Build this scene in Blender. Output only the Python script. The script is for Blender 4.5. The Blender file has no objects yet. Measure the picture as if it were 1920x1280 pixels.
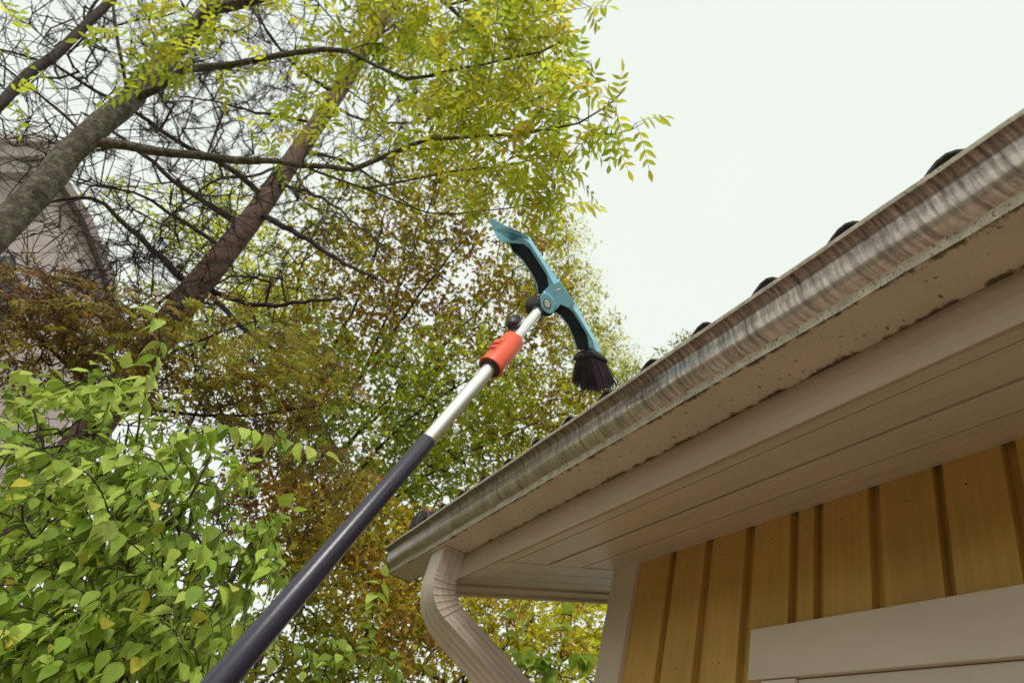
import bpy, bmesh, math, random
import numpy as np
from mathutils import Vector, Matrix

SC = bpy.context.scene
COL = SC.collection
# ---------------------------------------------------------------- camera
R = np.array([[0.85293005, -0.46882004, -0.22960425],
              [-0.45119752, -0.44085912, -0.77592786],
              [0.26254739, 0.76540905, -0.58755243]])
F = 1307.04
EYE = 1.60
S = 0.60                                   # house unit in metres
cam_d = bpy.data.cameras.new('camera')
cam = bpy.data.objects.new('camera', cam_d)
COL.objects.link(cam)
m4 = Matrix(R.tolist()).to_4x4()
m4.translation = Vector((0, 0, EYE))
cam.matrix_world = m4
cam_d.sensor_width = 36.0
cam_d.lens = F / 1920 * 36
cam_d.clip_start = 0.02
cam_d.clip_end = 2000
cam_d.dof.use_dof = True
cam_d.dof.focus_distance = 1.55
cam_d.dof.aperture_fstop = 7.0
SC.camera = cam
SC.view_settings.view_transform = 'Standard'
SC.view_settings.look = 'None'
SC.view_settings.exposure = 0.0
SC.view_settings.gamma = 1.0
# ---------------------------------------------------------------- world: bright even overcast
SUN_EL, SUN_AZ = math.radians(48), math.radians(215)
W = bpy.data.worlds.new('World')
SC.world = W
W.use_nodes = True
wn, wl = W.node_tree.nodes, W.node_tree.links
bg = wn['Background']
sky = wn.new('ShaderNodeTexSky')
sky.sky_type = 'NISHITA'
sky.sun_disc = False
sky.sun_elevation = SUN_EL
sky.sun_rotation = SUN_AZ
sky.dust_density = 4
skm = wn.new('ShaderNodeMix'); skm.data_type = 'RGBA'
skm.inputs[0].default_value = 0.94
wl.new(sky.outputs[0], skm.inputs[6])
tc = wn.new('ShaderNodeTexCoord')
cn = wn.new('ShaderNodeTexNoise'); cn.inputs['Scale'].default_value = 1.3; cn.inputs['Detail'].default_value = 3
wl.new(tc.outputs['Generated'], cn.inputs['Vector'])
cr = wn.new('ShaderNodeValToRGB')
cr.color_ramp.elements[0].position = .3; cr.color_ramp.elements[1].position = .7
cr.color_ramp.elements[0].color = (9.0, 9.7, 8.9, 1)
cr.color_ramp.elements[1].color = (9.6, 10.1, 9.3, 1)
wl.new(cn.outputs[0], cr.inputs[0])
wl.new(cr.outputs[0], skm.inputs[7])
wl.new(skm.outputs[2], bg.inputs['Color'])
bg.inputs['Strength'].default_value = 0.10
# ---------------------------------------------------------------- sun, soft behind cloud
sd = bpy.data.lights.new('sun', 'SUN')
sd.energy = 2.4; sd.angle = math.radians(18); sd.color = (1.0, .96, .88)
sun = bpy.data.objects.new('sun', sd); COL.objects.link(sun)
sx, sy = math.sin(SUN_AZ) * math.cos(SUN_EL), math.cos(SUN_AZ) * math.cos(SUN_EL)
sun.rotation_euler = Vector((sx, sy, math.sin(SUN_EL))).to_track_quat('Z', 'Y').to_euler()
sun.location = (-4, -4, 9)

# ================================================================ helpers
rng = np.random.default_rng(7)
CAMP = np.array([0, 0, EYE])
def ray(px, py): return R @ np.array([px - 960, 640 - py, -F]) / F
def U(px, py, d): return CAMP + ray(px, py) * d               # point seen at (px,py), d metres deep
def H(px, py, dh):                                             # same, at a horizontal distance
    r = ray(px, py); return CAMP + r * (dh / math.hypot(r[0], r[1]))
def A(x, y, z): return np.array([x * S, y * S, z * S + EYE])  # house coordinates

def link(o, parent=None):
    COL.objects.link(o)
    if parent is not None: o.parent = parent
    return o
def tag(o, label=None, cat=None, group=None, kind=None):
    for k, v in (('label', label), ('category', cat), ('group', group), ('kind', kind)):
        if v: o[k] = v
    return o
def empty(name, loc, label, cat, group=None):
    o = bpy.data.objects.new(name, None); o.location = loc
    link(o); tag(o, label, cat, group)
    bpy.context.view_layer.update()
    return o
def mesh_obj(name, V, Fc, mat, parent=None, smooth=False, cols=None, uvs=None, mats=None, midx=None):
    me = bpy.data.meshes.new(name)
    V = np.asarray(V, float)
    q = parent
    while q is not None:
        V = V - np.array(q.location); q = q.parent
    if isinstance(Fc, np.ndarray):
        n, k = Fc.shape
        me.vertices.add(len(V)); me.vertices.foreach_set('co', V.astype(np.float32).ravel())
        me.loops.add(n * k); me.loops.foreach_set('vertex_index', Fc.astype(np.int32).ravel())
        me.polygons.add(n)
        me.polygons.foreach_set('loop_start', np.arange(0, n * k, k, dtype=np.int32))
        me.update(calc_edges=True)
    else:
        me.from_pydata([tuple(v) for v in V], [], [tuple(int(i) for i in f) for f in Fc])
        me.update()
    if mats:
        for m in mats: me.materials.append(m)
        if midx is not None: me.polygons.foreach_set('material_index', np.asarray(midx, np.int32))
    else: me.materials.append(mat)
    if smooth: me.polygons.foreach_set('use_smooth', np.ones(len(me.polygons), bool))
    if cols is not None:
        at = me.color_attributes.new('Col', 'FLOAT_COLOR', 'POINT')
        c4 = np.ones((len(V), 4), np.float32); c4[:, :3] = cols
        at.data.foreach_set('color', c4.ravel())
    if uvs is not None:                                      # per-vertex uv
        uvl = me.uv_layers.new(name='UVMap')
        li = np.zeros(len(me.loops), np.int32); me.loops.foreach_get('vertex_index', li)
        uvl.data.foreach_set('uv', np.asarray(uvs, np.float32)[li].ravel())
    o = bpy.data.objects.new(name, me)
    return link(o, parent)
class MB:
    """collects boxes, prisms and tubes into one mesh"""
    def __init__(s): s.V = []; s.F = []; s.mi = []
    def add(s, V, Fc, m=0):
        b = len(s.V); s.V += [tuple(v) for v in V]; s.F += [tuple(i + b for i in f) for f in Fc]; s.mi += [m] * len(Fc)
    def hexa(s, c8, m=0):
        s.add(c8, [(0, 1, 2, 3), (7, 6, 5, 4), (0, 4, 5, 1), (1, 5, 6, 2), (2, 6, 7, 3), (3, 7, 4, 0)], m)
    def box(s, a, b, m=0, f=A):
        (x0, y0, z0), (x1, y1, z1) = a, b
        s.hexa([f(x0, y0, z0), f(x0, y1, z0), f(x1, y1, z0), f(x1, y0, z0), f(x0, y0, z1), f(x0, y1, z1), f(x1, y1, z1), f(x1, y0, z1)], m)
    def prism(s, P, Q, m=0, caps=True):                       # two matching loops
        n = len(P)
        fs = [(i, (i + 1) % n, n + (i + 1) % n, n + i) for i in range(n)]
        if caps: fs += [tuple(range(n - 1, -1, -1)), tuple(range(n, 2 * n))]
        s.add(list(P) + list(Q), fs, m)
    def tube(s, pts, rad, n=12, m=0, caps=True, closed_ref=None):
        pts = [np.array(p, float) for p in pts]
        if np.isscalar(rad): rad = [rad] * len(pts)
        t0 = pts[1] - pts[0]; t0 /= np.linalg.norm(t0)
        ref = np.array([0, 0, 1.]) if abs(t0[2]) < .9 else np.array([1., 0, 0])
        u = np.cross(t0, ref); u /= np.linalg.norm(u)
        V = []
        for i, p in enumerate(pts):
            t = pts[min(i + 1, len(pts) - 1)] - pts[max(i - 1, 0)]; t /= np.linalg.norm(t)
            u = u - t * (u @ t); u /= np.linalg.norm(u); v = np.cross(t, u)
            for k in range(n):
                a = 2 * math.pi * k / n
                V.append(p + rad[i] * (math.cos(a) * u + math.sin(a) * v))
        fs = []
        for i in range(len(pts) - 1):
            for k in range(n):
                fs.append((i * n + k, i * n + (k + 1) % n, (i + 1) * n + (k + 1) % n, (i + 1) * n + k))
        if caps: fs += [tuple(range(n - 1, -1, -1)), tuple((len(pts) - 1) * n + k for k in range(n))]
        s.add(V, fs, m)
    def build(s, name, mat, parent=None, smooth=False, bevel=0, mats=None, auto=None):
        o = mesh_obj(name, s.V, s.F, mat, parent, smooth or auto is not None, mats=mats, midx=s.mi if mats else None)
        bm = bmesh.new(); bm.from_mesh(o.data); bmesh.ops.recalc_face_normals(bm, faces=bm.faces); bm.to_mesh(o.data); bm.free()
        if bevel:
            b = o.modifiers.new('b', 'BEVEL'); b.width = bevel; b.segments = 2; b.limit_method = 'ANGLE'; b.angle_limit = math.radians(35)
        if auto is not None:
            bm = bmesh.new(); bm.from_mesh(o.data)
            for e in bm.edges:
                if len(e.link_faces) == 2 and e.calc_face_angle(0) > math.radians(auto): e.smooth = False
            bm.to_mesh(o.data); bm.free()
        return o

# ================================================================ materials
def mat(name, base, rough=.6, metal=0., spec=.5, var=.12, vscale=8., bump=0., bscale=60., specks=0., speck_col=(.05, .04, .03), sscale=120., attr=False, detail=5, coat=0.):
    m = bpy.data.materials.new(name); m.use_nodes = True
    nt = m.node_tree; N, L = nt.nodes, nt.links
    p = N['Principled BSDF']
    p.inputs['Roughness'].default_value = rough; p.inputs['Metallic'].default_value = metal
    p.inputs['Specular IOR Level'].default_value = spec; p.inputs['Coat Weight'].default_value = coat
    tcn = N.new('ShaderNodeTexCoord')
    no = N.new('ShaderNodeTexNoise'); no.inputs['Scale'].default_value = vscale; no.inputs['Detail'].default_value = detail
    L.new(tcn.outputs['Object'], no.inputs['Vector'])
    r = N.new('ShaderNodeValToRGB')
    r.color_ramp.elements[0].position = .3; r.color_ramp.elements[1].position = .72
    c = np.array(base)
    r.color_ramp.elements[0].color = (*np.clip(c * (1 - var), 0, 1), 1); r.color_ramp.elements[1].color = (*np.clip(c * (1 + var), 0, 1), 1)
    L.new(no.outputs[0], r.inputs[0]); out = r.outputs[0]
    if specks > 0:
        n2 = N.new('ShaderNodeTexNoise'); n2.inputs['Scale'].default_value = sscale; n2.inputs['Detail'].default_value = 3
        L.new(tcn.outputs['Object'], n2.inputs['Vector'])
        r2 = N.new('ShaderNodeValToRGB'); r2.color_ramp.elements[0].position = 1 - specks; r2.color_ramp.elements[1].position = min(1, 1 - specks + .05)
        r2.color_ramp.elements[0].color = (0, 0, 0, 1); r2.color_ramp.elements[1].color = (1, 1, 1, 1)
        L.new(n2.outputs[0], r2.inputs[0])
        mx = N.new('ShaderNodeMix'); mx.data_type = 'RGBA'; L.new(r2.outputs[0], mx.inputs[0]); L.new(out, mx.inputs[6]); mx.inputs[7].default_value = (*speck_col, 1)
        out = mx.outputs[2]
    L.new(out, p.inputs['Base Color'])
    if bump > 0:
        n3 = N.new('ShaderNodeTexNoise'); n3.inputs['Scale'].default_value = bscale; n3.inputs['Detail'].default_value = 6
        L.new(tcn.outputs['Object'], n3.inputs['Vector'])
        b = N.new('ShaderNodeBump'); b.inputs['Strength'].default_value = bump; b.inputs['Distance'].default_value = .01
        L.new(n3.outputs[0], b.inputs['Height']); L.new(b.outputs[0], p.inputs['Normal'])
    return m
def leaf_mat(name, trans=.45, rough=.55, veins=False):
    m = bpy.data.materials.new(name); m.use_nodes = True
    nt = m.node_tree; N, L = nt.nodes, nt.links
    p = N['Principled BSDF']; o = N['Material Output']
    a = N.new('ShaderNodeAttribute'); a.attribute_name = 'Col'
    tcn = N.new('ShaderNodeTexCoord')
    no = N.new('ShaderNodeTexNoise'); no.inputs['Scale'].default_value = 60; L.new(tcn.outputs['Object'], no.inputs['Vector'])
    mr = N.new('ShaderNodeMapRange'); mr.inputs[3].default_value = .72; mr.inputs[4].default_value = 1.25; L.new(no.outputs[0], mr.inputs[0])
    mx = N.new('ShaderNodeMix'); mx.data_type = 'RGBA'; mx.blend_type = 'MULTIPLY'; mx.inputs[0].default_value = 1
    L.new(a.outputs['Color'], mx.inputs[6]); L.new(mr.outputs[0], mx.inputs[7]); col = mx.outputs[2]
    tr = N.new('ShaderNodeBsdfTranslucent')
    if veins:
        uv = N.new('ShaderNodeUVMap'); sp = N.new('ShaderNodeSeparateXYZ'); L.new(uv.outputs[0], sp.inputs[0])
        ab = N.new('ShaderNodeMath'); ab.operation = 'ABSOLUTE'; L.new(sp.outputs[1], ab.inputs[0])
        # side veins: stripes of (along - 0.9*across)
        ml = N.new('ShaderNodeMath'); ml.operation = 'MULTIPLY_ADD'; L.new(ab.outputs[0], ml.inputs[0]); ml.inputs[1].default_value = -.8; L.new(sp.outputs[0], ml.inputs[2])
        m7 = N.new('ShaderNodeMath'); m7.operation = 'MULTIPLY'; L.new(ml.outputs[0], m7.inputs[0]); m7.inputs[1].default_value = 7 * math.pi * 2
        sn = N.new('ShaderNodeMath'); sn.operation = 'SINE'; L.new(m7.outputs[0], sn.inputs[0])
        r = N.new('ShaderNodeMapRange'); r.inputs[1].default_value = .6; r.inputs[2].default_value = 1; r.inputs[3].default_value = 0; r.inputs[4].default_value = 1; L.new(sn.outputs[0], r.inputs[0])
        r0 = N.new('ShaderNodeMapRange'); r0.inputs[1].default_value = .0; r0.inputs[2].default_value = .035; r0.inputs[3].default_value = 1; r0.inputs[4].default_value = 0; L.new(ab.outputs[0], r0.inputs[0])
        mxx = N.new('ShaderNodeMath'); mxx.operation = 'MAXIMUM'; L.new(r.outputs[0], mxx.inputs[0]); L.new(r0.outputs[0], mxx.inputs[1])
        bp = N.new('ShaderNodeBump'); bp.inputs['Strength'].default_value = .5; bp.inputs['Distance'].default_value = .002; bp.invert = True
        L.new(mxx.outputs[0], bp.inputs['Height']); L.new(bp.outputs[0], p.inputs['Normal'])
        mv = N.new('ShaderNodeMix'); mv.data_type = 'RGBA'
        sc = N.new('ShaderNodeMath'); sc.operation = 'MULTIPLY'; sc.inputs[1].default_value = .35; L.new(mxx.outputs[0], sc.inputs[0])
        L.new(sc.outputs[0], mv.inputs[0]); L.new(col, mv.inputs[6]); mv.inputs[7].default_value = (.34, .44, .16, 1); col = mv.outputs[2]
    L.new(col, p.inputs['Base Color']); L.new(col, tr.inputs[0])
    p.inputs['Roughness'].default_value = rough; p.inputs['Specular IOR Level'].default_value = .35
    ms = N.new('ShaderNodeMixShader'); ms.inputs[0].default_value = trans
    L.new(p.outputs[0], ms.inputs[1]); L.new(tr.outputs[0], ms.inputs[2]); L.new(ms.outputs[0], o.inputs[0])
    return m
def bark_mat(name, base, lichen=None, scale=14):
    m = mat(name, base, rough=.9, var=.45, vscale=scale, bump=.9, bscale=scale * 4, specks=0)
    if lichen:
        nt = m.node_tree; N, L = nt.nodes, nt.links; p = N['Principled BSDF']
        src = p.inputs['Base Color'].links[0].from_socket
        tcn = N.new('ShaderNodeTexCoord'); v = N.new('ShaderNodeTexNoise'); v.inputs['Scale'].default_value = 26; v.inputs['Detail'].default_value = 10; v.inputs['Roughness'].default_value = .68; v.inputs['Distortion'].default_value = .2
        L.new(tcn.outputs['Object'], v.inputs['Vector'])
        r = N.new('ShaderNodeValToRGB'); r.color_ramp.elements[0].position = .47; r.color_ramp.elements[1].position = .62
        r.color_ramp.elements[0].color = (0, 0, 0, 1)
        L.new(v.outputs[0], r.inputs[0])
        mx = N.new('ShaderNodeMix'); mx.data_type = 'RGBA'; L.new(r.outputs[0], mx.inputs[0]); L.new(src, mx.inputs[6]); mx.inputs[7].default_value = (*lichen, 1)
        L.new(mx.outputs[2], p.inputs['Base Color'])
    return m

M = {}
def add_grain(m, amt=.25, sc=(40, 40, 1.2)):
    N, L = m.node_tree.nodes, m.node_tree.links; p = N['Principled BSDF']; src = p.inputs['Base Color'].links[0].from_socket
    t = N.new('ShaderNodeTexCoord'); mp = N.new('ShaderNodeMapping'); mp.inputs['Scale'].default_value = sc; L.new(t.outputs['Object'], mp.inputs[0])
    n = N.new('ShaderNodeTexNoise'); n.inputs['Scale'].default_value = 1.6; n.inputs['Detail'].default_value = 6; n.inputs['Distortion'].default_value = .6; L.new(mp.outputs[0], n.inputs['Vector'])
    r = N.new('ShaderNodeMapRange'); r.inputs[1].default_value = .3; r.inputs[2].default_value = .7; r.inputs[3].default_value = 1 - amt; r.inputs[4].default_value = 1 + amt * .6; L.new(n.outputs[0], r.inputs[0])
    x = N.new('ShaderNodeMix'); x.data_type = 'RGBA'; x.blend_type = 'MULTIPLY'; x.inputs[0].default_value = 1; L.new(src, x.inputs[6]); L.new(r.outputs[0], x.inputs[7]); L.new(x.outputs[2], p.inputs['Base Color'])
    b = N.new('ShaderNodeBump'); b.inputs['Strength'].default_value = .35; b.inputs['Distance'].default_value = .002; L.new(n.outputs[0], b.inputs['Height']); L.new(b.outputs[0], p.inputs['Normal'])
M['soffit'] = mat('soffit_paint', (.61, .53, .44), rough=.45, var=.05, vscale=3, specks=.265, speck_col=(.16, .11, .08), sscale=60)
M['fascia'] = mat('fascia_shaded_paint', (.43, .315, .235), rough=.45, var=.06, vscale=4)  # base colour darkened to stand in for tree shade from the left
M['trim'] = mat('trim_paint', (.61, .525, .44), rough=.5, var=.05, vscale=5, specks=.255, speck_col=(.2, .14, .1), sscale=70)
M['yellow'] = mat('yellow_paint', (.52, .32, .082), rough=.6, var=.13, vscale=5, specks=.27, speck_col=(.18, .09, .04), sscale=50, bump=.15, bscale=30)
add_grain(M['yellow'], .10); add_grain(M['soffit'], .10, (40, 1.2, 40)); add_grain(M['trim'], .08, (40, 1.5, 4)); add_grain(M['fascia'], .10, (40, 1.2, 40))
M['nail'] = mat('rusty_nail', (.10, .05, .03), var=.3)
M['dark_gap'] = mat('gap', (.02, .013, .012), var=.1)
M['tile'] = mat('roof_tile', (.03, .02, .025), rough=.5, var=.3, vscale=10, bump=.2)
M['pipe'] = mat('pipe_metal', (.62, .52, .45), rough=.32, metal=.35, var=.1, vscale=14, bump=.05, bscale=90)
M['chrome'] = mat('bolt_metal', (.8, .8, .76), rough=.3, metal=.7, var=.03)
M['alu'] = mat('aluminium', (.86, .86, .80), rough=.33, metal=.75, var=.05, vscale=40)
M['blue'] = mat('blue_plastic', (.24, .56, .72), rough=.38, var=.05, vscale=12, specks=.2, speck_col=(.3, .5, .55), sscale=300)
M['navy'] = mat('recess_navy', (.014, .035, .06), rough=.5, var=.2, vscale=20)
M['red'] = mat('orange_red_plastic', (.80, .12, .05), rough=.42, var=.05, vscale=20, specks=.24, speck_col=(.3, .06, .04), sscale=200)
M['black'] = mat('black_plastic', (.022, .018, .024), rough=.42, var=.2, vscale=40)
M['bristle'] = mat('bristle', (.06, .045, .065), rough=.28, var=.3, vscale=60)
M['glass'] = mat('glass', (.05, .06, .06), rough=.05, var=.1)
M['bounce_patio'] = mat('bounce_paving', (.32, .235, .17), rough=.9, var=.15, vscale=3, bump=.3)
M['grass'] = mat('lawn', (.07, .07, .022), rough=.95, var=.4, vscale=4, bump=.6, bscale=30)
M['render'] = mat('house_render', (.50, .42, .40), rough=.9, var=.08, vscale=3)
M['render_dark'] = mat('house_trim', (.28, .23, .22), rough=.8, var=.1, vscale=3)
M['leaf_small'] = leaf_mat('leaf_small', .6)
M['leaf_ash'] = leaf_mat('leaf_ash', .66)
M['leaf_big'] = leaf_mat('leaf_big', .42, .62, True)
M['needle'] = leaf_mat('needle', .15)
M['bark_ash'] = bark_mat('bark_ash', (.085, .06, .05), (.17, .175, .12))
M['bark_ash_fine'] = bark_mat('bark_ash_fine', (.07, .05, .042), None, 30)
M['bark_pine'] = bark_mat('bark_pine', (.17, .10, .078), None, 12)
M['twig'] = bark_mat('twig_dark', (.055, .033, .032), None, 30)
M['twig_grey'] = bark_mat('twig_grey', (.09, .065, .055), None, 30)

# gutter: glossy brown-grey metal, run-off streaks from the rim
def gutter_mat():
    m = bpy.data.materials.new('gutter_metal'); m.use_nodes = True
    N, L = m.node_tree.nodes, m.node_tree.links; p = N['Principled BSDF']
    uv = N.new('ShaderNodeUVMap'); sp = N.new('ShaderNodeSeparateXYZ'); L.new(uv.outputs[0], sp.inputs[0])
    def math_(op, a, b=None, c=None):
        n = N.new('ShaderNodeMath'); n.operation = op
        for i, q in enumerate((a, b, c)):
            if q is None: continue
            if isinstance(q, (int, float)): n.inputs[i].default_value = q
            else: L.new(q, n.inputs[i])
        return n.outputs[0]
    u, v = sp.outputs[0], sp.outputs[1]
    v2 = math_('MULTIPLY', v, v)
    uu = math_('MULTIPLY_ADD', v2, .018, u)                    # the runs lean as they go down
    cb = N.new('ShaderNodeCombineXYZ'); L.new(math_('MULTIPLY', uu, 75.), cb.inputs[0]); L.new(math_('MULTIPLY', v, .7), cb.inputs[1])
    n1 = N.new('ShaderNodeTexNoise'); n1.inputs['Scale'].default_value = 1; n1.inputs['Detail'].default_value = 4; L.new(cb.outputs[0], n1.inputs['Vector'])
    cb2 = N.new('ShaderNodeCombineXYZ'); L.new(math_('MULTIPLY', uu, 210.), cb2.inputs[0]); L.new(math_('MULTIPLY', v, 2.2), cb2.inputs[1])
    n2 = N.new('ShaderNodeTexNoise'); n2.inputs['Scale'].default_value = 1; n2.inputs['Detail'].default_value = 3; L.new(cb2.outputs[0], n2.inputs['Vector'])
    tcn = N.new('ShaderNodeTexCoord')
    n3 = N.new('ShaderNodeTexNoise'); n3.inputs['Scale'].default_value = 260; n3.inputs['Detail'].default_value = 4; L.new(tcn.outputs['Object'], n3.inputs['Vector'])
    top = N.new('ShaderNodeMapRange'); top.inputs[1].default_value = .05; top.inputs[2].default_value = .55; top.inputs[3].default_value = .15; top.inputs[4].default_value = -.02; L.new(v, top.inputs[0])
    s = math_('ADD', math_('MULTIPLY', n1.outputs[0], .55), math_('MULTIPLY', n2.outputs[0], .45))
    ph = math_('MULTIPLY_ADD', n1.outputs[0], 5., math_('MULTIPLY', uu, 2 * math.pi * 72.))
    s = math_('ADD', s, math_('MULTIPLY', math_('SINE', ph), .035))
    s = math_('ADD', s, top.outputs[0])
    s = math_('ADD', s, math_('MULTIPLY', math_('SUBTRACT', n3.outputs[0], .5), .22))
    r = N.new('ShaderNodeValToRGB'); r.color_ramp.elements[0].position = .40; r.color_ramp.elements[1].position = .76
    r.color_ramp.elements[0].color = (.60, .52, .46, 1); r.color_ramp.elements[1].color = (.085, .058, .06, 1)
    e = r.color_ramp.elements.new(.54); e.color = (.36, .295, .265, 1)
    L.new(s, r.inputs[0]); L.new(r.outputs[0], p.inputs['Base Color'])
    rr = N.new('ShaderNodeMapRange'); rr.inputs[1].default_value = .35; rr.inputs[2].default_value = .8; rr.inputs[3].default_value = .22; rr.inputs[4].default_value = .6; rr.inputs[3].default_value = .18; rr.inputs[4].default_value = .40; L.new(s, rr.inputs[0]); L.new(rr.outputs[0], p.inputs['Roughness'])
    p.inputs['Metallic'].default_value = .5; p.inputs['Coat Weight'].default_value = .25; p.inputs['Coat Roughness'].default_value = .15
    b = N.new('ShaderNodeBump'); b.inputs['Strength'].default_value = .10; b.inputs['Distance'].default_value = .002; L.new(s, b.inputs['Height']); L.new(b.outputs[0], p.inputs['Normal'])
    return m
M['gutter'] = gutter_mat()
M['gutter_rim'] = mat('gutter_rim', (.27, .235, .18), rough=.75, metal=.1, var=.3, vscale=45, specks=.42, speck_col=(.12, .10, .06), sscale=220)
M['gutter_lip'] = mat('gutter_lip', (.50, .45, .36), rough=.7, metal=.1, var=.28, vscale=45, specks=.42, speck_col=(.17, .14, .08), sscale=220)
def bottom_mat():
    m = mat('gutter_underside', (.60, .52, .44), rough=.5, metal=.1, var=.07, vscale=8, specks=.345, speck_col=(.16, .12, .07), sscale=90)
    N, L = m.node_tree.nodes, m.node_tree.links; p = N['Principled BSDF']
    src = p.inputs['Base Color'].links[0].from_socket
    uv = N.new('ShaderNodeUVMap'); sp = N.new('ShaderNodeSeparateXYZ'); L.new(uv.outputs[0], sp.inputs[0])
    # moss and dirt gathered along both edges of the underside (v: 0 front lip .. 1 back)
    d = N.new('ShaderNodeMath'); d.operation = 'SUBTRACT'; L.new(sp.outputs[1], d.inputs[0]); d.inputs[1].default_value = .5
    ab = N.new('ShaderNodeMath'); ab.operation = 'ABSOLUTE'; L.new(d.outputs[0], ab.inputs[0])
    mr = N.new('ShaderNodeMapRange'); mr.inputs[1].default_value = .28; mr.inputs[2].default_value = .5; mr.inputs[3].default_value = -.2; mr.inputs[4].default_value = .19; L.new(ab.outputs[0], mr.inputs[0])
    tcn = N.new('ShaderNodeTexCoord'); n = N.new('ShaderNodeTexNoise'); n.inputs['Scale'].default_value = 26; n.inputs['Detail'].default_value = 9; n.inputs['Roughness'].default_value = .72; L.new(tcn.outputs['Object'], n.inputs['Vector'])
    ad = N.new('ShaderNodeMath'); ad.operation = 'ADD'; L.new(n.outputs[0], ad.inputs[0]); L.new(mr.outputs[0], ad.inputs[1])
    r = N.new('ShaderNodeValToRGB'); r.color_ramp.elements[0].position = .56; r.color_ramp.elements[1].position = .68
    r.color_ramp.elements[0].color = (0, 0, 0, 1); L.new(ad.outputs[0], r.inputs[0])
    n2 = N.new('ShaderNodeTexNoise'); n2.inputs['Scale'].default_value = 12; L.new(tcn.outputs['Object'], n2.inputs['Vector'])
    r2 = N.new('ShaderNodeValToRGB'); r2.color_ramp.elements[0].position = .45; r2.color_ramp.elements[1].position = .6
    r2.color_ramp.elements[0].color = (.09, .06, .045, 1); r2.color_ramp.elements[1].color = (.13, .115, .035, 1); L.new(n2.outputs[0], r2.inputs[0])
    mx = N.new('ShaderNodeMix'); mx.data_type = 'RGBA'; L.new(r.outputs[0], mx.inputs[0]); L.new(src, mx.inputs[6]); L.new(r2.outputs[0], mx.inputs[7]); L.new(mx.outputs[2], p.inputs['Base Color'])
    return m
M['gutter_under'] = bottom_mat()
def grip_mat():
    m = mat('grip_coating', (.034, .03, .052), rough=.3, var=.12, vscale=10, bump=.03, bscale=200)
    return m
M['grip'] = grip_mat()

# ================================================================ ground
g = mesh_obj('ground', [(-300, -300, 0), (300, -300, 0), (300, 300, 0), (-300, 300, 0)], [(0, 1, 2, 3)], M['grass']); tag(g, kind='structure')
g = mesh_obj('bounce_patio', [(-3.2, -6, .004), (1.10, -6, .004), (1.10, 4.2, .004), (-3.2, 4.2, .004)], [(0, 1, 2, 3)], M['bounce_patio']); tag(g, kind='structure')  # unseen paving, added to bounce warm light up under the eaves

# ================================================================ the house
Y0 = -5.0
house = empty('garden_house', (1.95 * S, 3.24 * S, 0), 'yellow board clad house corner with white trim, eaves and brown metal gutter', 'house')
ZG = -EYE / S
sl = .34; c0 = .766
def sz(x): return c0 + sl * x
mb = MB()
# boards of the long wall; strips between them lie deeper
edges = [(3.03, 2.779), (2.732, 2.522), (2.466, 2.257), (2.20, 2.002), (1.957, 1.881), (1.836, 1.633), (1.582, 1.376), (1.339, 1.144), (1.098, .86)]
y = .815
while y > Y0:
    edges.append((y, y - .205)); y -= .25
mb.box((1.986, Y0, ZG), (2.10, 3.19, 1.50))
for a, b in edges: mb.box((1.95, b, ZG + .3), (1.989, a, 1.448))
rs = random.Random(2)
for a, b in edges[:14]:
    for zn in (1.335, .88, .42, .0):
        for yn in ((a + b) / 2 + rs.uniform(-.03, .03),):
            zz_ = zn + rs.uniform(-.012, .012); rr_ = .0042
            q = [(yn + rr_ * math.cos(k * math.pi / 4), zz_ + rr_ * math.sin(k * math.pi / 4)) for k in range(8)]
            mb.prism([A(1.9485, y_, z_) for y_, z_ in q], [A(1.9515, y_, z_) for y_, z_ in q], 1)
mb.box((2.10, 3.12, ZG), (7.5, 3.20, 1.5))
mb.add([A(2.1, 3.12, 1.5), A(7.5, 3.12, 1.5), A(4.8, 3.12, 2.42), A(2.1, 3.20, 1.5), A(7.5, 3.20, 1.5), A(4.8, 3.20, 2.42)], [(0, 1, 2), (3, 5, 4), (0, 3, 4, 1), (1, 4, 5, 2), (2, 5, 3, 0)])
mb.box((7.4, Y0, ZG), (7.5, 3.12, 1.5)); mb.box((2.1, Y0, ZG), (7.4, Y0 + .1, 1.5))
mb.build('wall', M['yellow'], house, bevel=.002, mats=[M['yellow'], M['nail']])
mb = MB(); mb.box((1.925, 3.03, ZG), (1.953, 3.24, 1.436)); mb.box((1.953, 3.212, ZG), (2.16, 3.24, 1.45)); mb.build('corner_board', M['trim'], house, bevel=.002)
# soffit boards
mb = MB()
def sof(x0, x1, y0, y1, t=.03, dz=0):
    mb.hexa([A(x0, y0, sz(x0) + dz), A(x0, y1, sz(x0) + dz), A(x1, y1, sz(x1) + dz), A(x1, y0, sz(x1) + dz), A(x0, y0, sz(x0) + dz + t), A(x0, y1, sz(x0) + dz + t), A(x1, y1, sz(x1) + dz + t), A(x1, y0, sz(x1) + dz + t)])
xs = [1.262, 1.337, 1.54, 1.742, 1.955]
for i in range(4): sof(xs[i] + .002, xs[i + 1] - (.008, .014, .015, .0)[i], Y0, 3.236, dz=(0, .002, 0, .003)[i])
ys = [3.24, 3.455, 3.67, 3.885]
for i in range(3): sof(1.264, 4.8, ys[i] + .003, ys[i + 1] - .009, dz=.001 * i)
mb.build('soffit', M['soffit'], house, bevel=.0012)
mb = MB()
mb.hexa([A(1.26, Y0, sz(1.26) + .034), A(1.26, 4.1, sz(1.26) + .034), A(4.8, 4.1, sz(4.8) + .034), A(4.8, Y0, sz(4.8) + .034), A(1.26, Y0, sz(1.26) + .05), A(1.26, 4.1, sz(1.26) + .05), A(4.8, 4.1, sz(4.8) + .05), A(4.8, Y0, sz(4.8) + .05)])
mb.build('soffit_backing', M['dark_gap'], house)
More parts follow.
